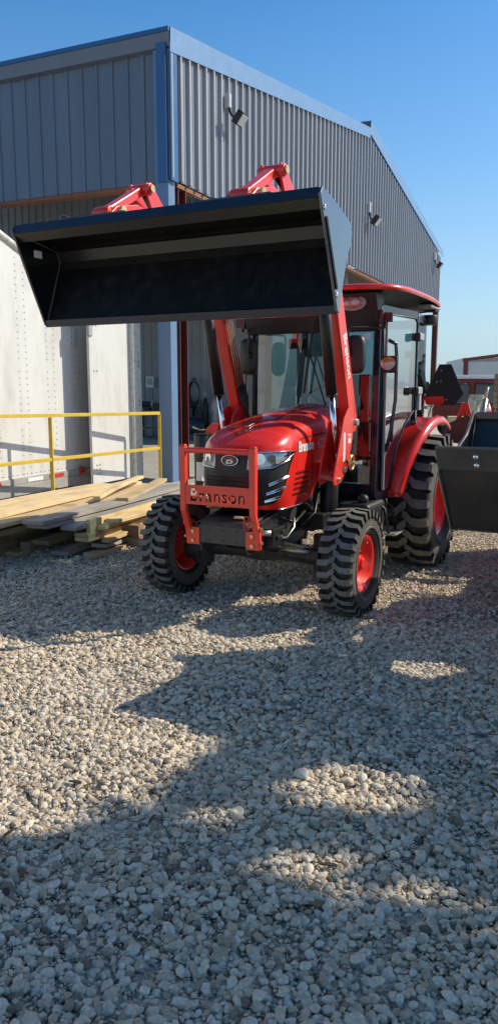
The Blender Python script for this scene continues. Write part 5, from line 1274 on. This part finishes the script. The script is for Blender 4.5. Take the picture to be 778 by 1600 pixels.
# bundle of fresh timber on low trestles
tb = empty('timber_stack', (6.3, 19.3, 0), math.radians(-12), 'low strapped stack of pale sawn timber in front of the van', 'timber')
m = MB(); m.box((0, 0, 0.72), (2.6, 1.0, 0.40)); m.build('packed_boards', M['pine_tan'], tb, bevel=0.01)
for x in (-0.9, 0.9): m = MB(); m.box((x, 0, 0.26), (0.16, 1.0, 0.52)); m.build('trestle', M['crate'], tb)
for x in (-0.6, 0.6): m = MB(); m.box((x, -0.506, 0.72), (0.03, 0.006, 0.40)); m.build('strap', M['steel'], tb)
rm_ = empty('red_mower', (7.6, 17.6, 0), math.radians(-25), 'red mower with white engine cover beside the crates', 'mower')
m = MB(); m.prism([(-0.6, 0.35), (0.5, 0.35), (0.62, 0.6), (0.45, 0.95), (-0.1, 0.98), (-0.25, 0.7), (-0.6, 0.65)], 'y', -0.35, 0.35); m.build('body', M['red'], rm_, bevel=0.04)
m = MB(); m.box((0.2, 0, 1.02), (0.4, 0.45, 0.12)); m.build('engine_cover', M['white_roof'], rm_, bevel=0.04)
m = MB(); m.box((-0.35, 0, 0.85), (0.34, 0.4, 0.1)); m.box((-0.5, 0, 1.05), (0.08, 0.4, 0.36)); m.build('seat', M['vinyl'], rm_, bevel=0.03)
for (x, r_) in ((-0.45, 0.32), (0.45, 0.22)):
    for s in (-1, 1): m = MB(); m.cyl((x, s*0.36, r_), (x, s*0.54, r_), r_, 20); m.build('wheel', M['rubber'], rm_)
# distant treeline
random.seed(21)
tl_ = MB()
for k in range(5200):
    x = random.uniform(-30, 130); y = 185+random.uniform(-6, 6)
    top_ = 3.6+1.2*math.sin(x*0.13)+0.9*math.sin(x*0.41+1)+random.uniform(-0.4, 0.7)
    z = random.uniform(0, 1)**0.7*top_; s = random.uniform(0.25, 0.7)
    a = random.uniform(0, PI); b = random.uniform(-0.6, 0.6); dx, dy = math.cos(a)*s, math.sin(a)*s
    tl_.add([(x-dx, y-dy, z-s*0.4), (x+dx, y+dy, z-s*0.4+b*0.3), (x+dx*0.6+b*s, y+dy, z+s*0.5), (x-dx*0.6+b*s, y-dy, z+s*0.6)], [(0, 1, 2, 3)])
tag(tl_.build('treeline', M['bush'], recalc=False), kind='stuff')
# ------------------------------------------------------------------ tractors
TA = math.radians(-27.5); TO = Vector((0.10, 5.80, 0))
def TW(x, y): return TO + Vector((math.cos(TA)*x-math.sin(TA)*y, math.sin(TA)*x+math.cos(TA)*y, 0))
RAISED = dict(pivot=(0.56, 1.38), knee=(0.02, 2.74), tip=(-0.60, 2.68), rod=(0.32, 1.05), gland=(0.185, 1.59), cyl_top=(-0.05, 2.45),
              boss=(-0.825, 2.92), link_root=(-0.60, 2.66), tail=(-0.4, 2.7), quick=(-1.22, 2.70))
def bucket_raised(T):
    prof = [(-1.157, 2.07), (-1.022, 2.42), (-1.005, 2.475), (-1.030, 2.545), (-1.060, 2.566), (-1.395, 2.605)]
    side = [(-1.168, 2.055), (-1.138, 2.05), (-1.125, 2.11), (-1.035, 2.36), (-0.975, 2.44), (-0.962, 2.50), (-1.00, 2.55), (-1.22, 2.612), (-1.405, 2.650), (-1.432, 2.612)]
    b = bucket_part(T, prof, 2.04, side)
    m = MB(); m.bar((-1.03, -1.158, 2.068), (1.03, -1.158, 2.068), 0.02, 0.048, up=(0, -0.35, 0.94)); m.build('cutting_edge', M['lip'], b, bevel=0.003)
    m = MB(); m.prism([(-1.428, 2.594), (-1.412, 2.648), (-1.30, 2.645), (-1.30, 2.616), (-1.395, 2.611)], 'x', -1.019, 1.019); m.build('top_lip', M['lip'], b, bevel=0.003)
    m = MB(); m.prism([(-1.426, 2.592), (-1.400, 2.603), (-1.330, 2.594), (-1.370, 2.548)], 'x', -1.018, 1.018); m.build('lip_brace', M['bucket_strip'], b, bevel=0.002)
    m = MB(); m.prism([(-1.0265, 2.422), (-1.0095, 2.475), (-1.0345, 2.542), (-1.0375, 2.540), (-1.0125, 2.475), (-1.0295, 2.423)], 'x', -1.017, 1.017); m.build('back_strip', M['bucket_strip'], b)  # overlay on the back bend carrying the painted gravel reflection
    m = MB()
    for s in (-1, 1): m.tube([(s*1.016, y-0.006, z) for y, z in ((-1.158, 2.055), (-1.024, 2.42), (-1.008, 2.475), (-1.034, 2.54), (-1.38, 2.598))], 0.006, 6)
    m.build('weld_bead', M['grey_plate'], b)
    # rib pressed into each side plate, small plated bolts
    for s in (-1, 1):
        m = MB(); m.bar((s*1.040, -1.365, 2.51), (s*1.040, -1.20, 2.17), 0.012, 0.018, up=(0, 1, 0)); m.build('side_rib', M['black_inner'], b)
        m = MB(); m.ball((s*1.037, -1.378, 2.555), (0.008, 0.014, 0.016), 6); m.ball((s*1.037, -1.19, 2.14), (0.008, 0.014, 0.016), 6); m.build('side_bolt', M['chrome'], b)
    # quick hitch plates on top of the shell
    for s in (-1, 1):
        m = MB(); m.prism([(-1.34, 2.648), (-1.34, 2.675), (-1.0, 2.66), (-0.93, 2.58), (-0.95, 2.56), (-1.05, 2.60)], 'x', s*0.478-0.24, s*0.478+0.24)
        m.box((s*0.478-0.25, -1.22, 2.675), (0.02, 0.22, 0.05)); m.build('hitch_plate', M['navy_gloss'], b, bevel=0.004)
        for t in (-1, 1):
            m = MB(); m.prism([(-1.30, 2.66), (-1.20, 2.74), (-0.98, 2.79), (-0.80, 2.76), (-0.66, 2.66), (-0.94, 2.56), (-1.05, 2.60)], 'x', s*0.478+t*0.08-0.008, s*0.478+t*0.08+0.008); m.build('hitch_ear', M['red_arm'], b, bevel=0.003)
        m = MB(); m.cyl((s*0.478-0.11, -1.16, 2.72), (s*0.478+0.11, -1.16, 2.72), 0.028, 12); m.build('hitch_pin', M['brass'], b)
    m = MB(); m.box((-1.018, -1.22, 2.50), (0.003, 0.07, 0.045)); o = m.build('sticker', M['white'], b)
    return b
tr = empty('tractor', TO, TA, 'red cab tractor with its black loader bucket raised high', 'tractor')
make_tractor(tr, RAISED, cab=True); bucket_raised(tr)

LOWERED = dict(pivot=(0.50, 1.38), knee=(-0.25, 1.36), tip=(-0.72, 1.00), rod=(0.32, 1.03), gland=(0.02, 1.12), cyl_top=(-0.15, 1.20), up=1,
               boss=(-0.55, 1.36), link_root=(-0.55, 1.16), tail=(-0.5, 1.2), quick=(-0.74, 1.30))
def bucket_lowered(T, yo, K):
    o = lambda y, z: ((y-yo)/K, z/K)
    hw = 1.02/K; W2 = hw*2
    prof = [o(-1.00, 1.333), o(-0.92, 1.22), o(-0.54, 0.815), o(-0.42, 0.785), o(-0.26, 0.86), o(-0.06, 1.40), o(-0.03, 1.485)]
    side = [o(-1.00, 1.333), o(-0.92, 1.20), o(-0.54, 0.795), o(-0.42, 0.765), o(-0.24, 0.84), o(-0.04, 1.40), o(-0.01, 1.495), o(-0.08, 1.49), o(-0.26, 1.35), o(-0.53, 1.27), o(-0.80, 1.275)]
    b = bucket_part(T, prof, W2, side, M['black_worn'])
    d = Vector((0.10, -0.135)).normalized()
    m = MB(); m.bar((-hw-0.015, (-0.972-yo)/K, 1.268/K), (hw+0.015, (-0.972-yo)/K, 1.268/K), 0.022, 0.155/K, up=(0, -0.59, 0.81)); m.build('cutting_edge', M['edge_plate'], b, bevel=0.003)
    m = MB()
    for x in (-hw+0.2, -hw*0.4, hw*0.4, hw-0.2):
        for k in (0.03, -0.03):
            p = Vector((x, (-0.972-yo-0.59*k)/K-0.011, (1.268+0.81*k)/K-0.008)); m.ball(p, 0.017/K, 6)
    m.build('edge_bolt', M['chrome'], b)
    m = MB(); m.prism([o(-0.03, 1.487), o(-0.08, 1.492), o(-0.08, 1.447), o(-0.02, 1.437)], 'x', -hw+0.01, hw-0.01); m.build('top_lip', M['navy_gloss'], b, bevel=0.004)
    for s in (-1, 1):
        m = MB(); m.tube([(s*(hw+0.008), *o(y, z+0.004)) for y, z in ((-0.06, 1.49), (-0.26, 1.35), (-0.53, 1.27), (-0.80, 1.275), (-0.98, 1.325))], 0.011, 6); m.build('rim_bar', M['edge_plate'], b)
        m = MB(); m.prism([o(-0.9, 1.165), o(-0.87, 1.20), o(-0.48, 0.80), o(-0.51, 0.77)], 'x', s*(hw+0.02)-0.004, s*(hw+0.02)+0.004); m.build('wear_strip', M['steel'], b)
    for s in (-1, 1):
        m = MB(); m.prism([o(-0.23, 0.86), o(-0.04, 1.40), o(0.08, 1.32), o(0.02, 0.88)], 'x', s*0.478-0.07, s*0.478+0.07); m.build('hitch_ear', M['black_gloss'], b, bevel=0.004)
    return b
NY = 0.8
nb = empty('tractor', TW(1.555+1.02+0.015, NY), TA, 'second red tractor at the right edge, only its lowered black bucket showing', 'tractor')
make_tractor(nb, LOWERED, cab=False, guard=False, rr=0.50); bucket_lowered(nb, NY, 1.0)
# ------------------------------------------------------------------ tree added out of view, its leaves placed to cast the foreground shade
random.seed(5)
KS = 1/math.tan(SUN_EL)
def up_sun(gx, gy, z): return Vector((gx + z*KS*math.cos(SUN_AZ), gy + z*KS*math.sin(SUN_AZ), z))
GAPS = [(0.42, 2.94, 0.34, 0.21), (-0.20, 2.71, 0.17, 0.075), (0.22, 2.46, 0.17, 0.07), (0.28, 2.28, 0.15, 0.05), (0.57, 2.28, 0.19, 0.08), (0.74, 2.20, 0.09, 0.05), (1.05, 3.28, 0.13, 0.10), (0.97, 2.72, 0.10, 0.10), (0.52, 2.06, 0.08, 0.035)]  # openings left in the added crown so lit patches reach the gravel
def in_dark(x, y, mrg):
    top_ = interp(x, [(-3, 2.42), (-0.91, 2.56), (-0.60, 2.66), (-0.43, 2.80), (-0.33, 3.0), (-0.12, 3.32), (0.1, 3.62), (1.3, 3.95), (3, 3.95)])
    if y > top_ - mrg*0.6 or y < -0.6: return False
    for (cx, cy, rx, ry) in GAPS:
        if ((x-cx)/(rx+mrg))**2 + ((y-cy)/(ry+mrg*0.8))**2 < 1: return False
    return True
lf = MB(); cents = []
while len(cents) < 3600:
    gx, gy = random.uniform(-2.3, 1.9), random.uniform(-0.5, 3.95); rad = random.choice((0.07, 0.09, 0.12, 0.16))
    if not in_dark(gx, gy, rad*0.55): continue
    # dome shaped crown: heights limited by the distance from the crown axis
    q = math.hypot((gx+0.2)/2.4, (gy-1.3)/2.1)
    z = random.uniform(4.6, 5.4+1.5*max(0.0, 1-q*q))
    c = up_sun(gx, gy, z); cents.append(c)
    for k in range(15):
        d = Vector((random.gauss(0, 1), random.gauss(0, 1), random.gauss(0, 1))).normalized()*rad*random.uniform(0.3, 1.0)
        a = Vector((random.gauss(0, 1), random.gauss(0, 1), random.gauss(0, 1))).normalized(); b = a.orthogonal().normalized()
        L = random.uniform(0.06, 0.10); w_ = L*0.5; p = c+d
        lf.add([p-a*L, p+b*w_, p+a*L, p-b*w_], [(0, 1, 2, 3)])
mid = sum(cents, Vector())/len(cents)
def _leafmat():
    m, nt_, b = _mat('shadow_tree_leaf'); c = _ramp(nt_, _noise(nt_, 2.0, 6, 0.6, _coord(nt_)), [(0.3, (0.03, 0.06, 0.018)), (0.7, (0.07, 0.12, 0.04))])
    nt_.links.new(c, b.inputs['Base Color']); b.inputs['Roughness'].default_value = 0.5; return m
te = empty('added_shadow_tree', (mid.x+0.3, mid.y, 0), 0, 'added tree out of view, its leaves placed to shade the foreground gravel', 'tree')
cr = lf.build('crown', _leafmat(), te, recalc=False); cr.location = (-te.location.x, -te.location.y, 0)
tk = MB(); tk.tube([(0, 0, -0.1), (0.02, 0.01, 0.4), (-0.03, 0.0, 2.0), (0, 0.02, 3.8), (0.02, 0.0, 5.8)], [0.26, 0.20, 0.16, 0.12, 0.05], 14)
for k in range(16):
    c = random.choice(cents)-te.location; z0 = random.uniform(2.6, 4.4)
    tk.tube([(0, 0, z0), (c.x*0.5, c.y*0.5, (z0+c.z)/2+0.1), tuple(c)], [0.07, 0.045, 0.015], 7)
tk.build('trunk', paint('bark', (0.10, 0.075, 0.055), 0.9, var=0.35, scale=12, bump=0.6, bscale=30), te)

# ------------------------------------------------------------------ bark chips, twigs and dead leaves on the gravel
random.seed(31)
lb = MB()
for k in range(420):
    y = random.uniform(2.2, 9.0); x = random.uniform(-0.36*y-0.2, 0.36*y+0.2)
    if not in_gravel(Vector((x, y, 0))): continue
    a = random.uniform(0, 2*PI); L = random.choice((0.008, 0.010, 0.013, 0.018, 0.028)); w_ = L*random.uniform(0.12, 0.45); z = random.uniform(0.018, 0.034)
    ca, sa = math.cos(a), math.sin(a); tl2 = random.uniform(-0.2, 0.2)*L
    mi = random.choice((0, 0, 0, 1, 1, 2)) if k > 3 else 3
    P = [Vector((x+ca*u*L-sa*v*w_, y+sa*u*L+ca*v*w_, z+tl2*u+abs(v)*0.003)) for u, v in ((-1, -0.5), (0, -1), (1, -0.4), (1, 0.4), (0, 1), (-1, 0.5))]
    lb.add(P+[p+Vector((0, 0, 0.004)) for p in P], [(5, 4, 3, 2, 1, 0), (6, 7, 8, 9, 10, 11)]+[(i, (i+1) % 6, 6+(i+1) % 6, 6+i) for i in range(6)], mi)
tag(lb.build('debris', [paint('dry_bark', (0.12, 0.075, 0.045), 0.85, var=0.3), paint('dead_leaf', (0.26, 0.17, 0.08), 0.8, var=0.3), paint('dark_chip', (0.03, 0.028, 0.026), 0.7, var=0.3), M['red_guard']]), kind='stuff')
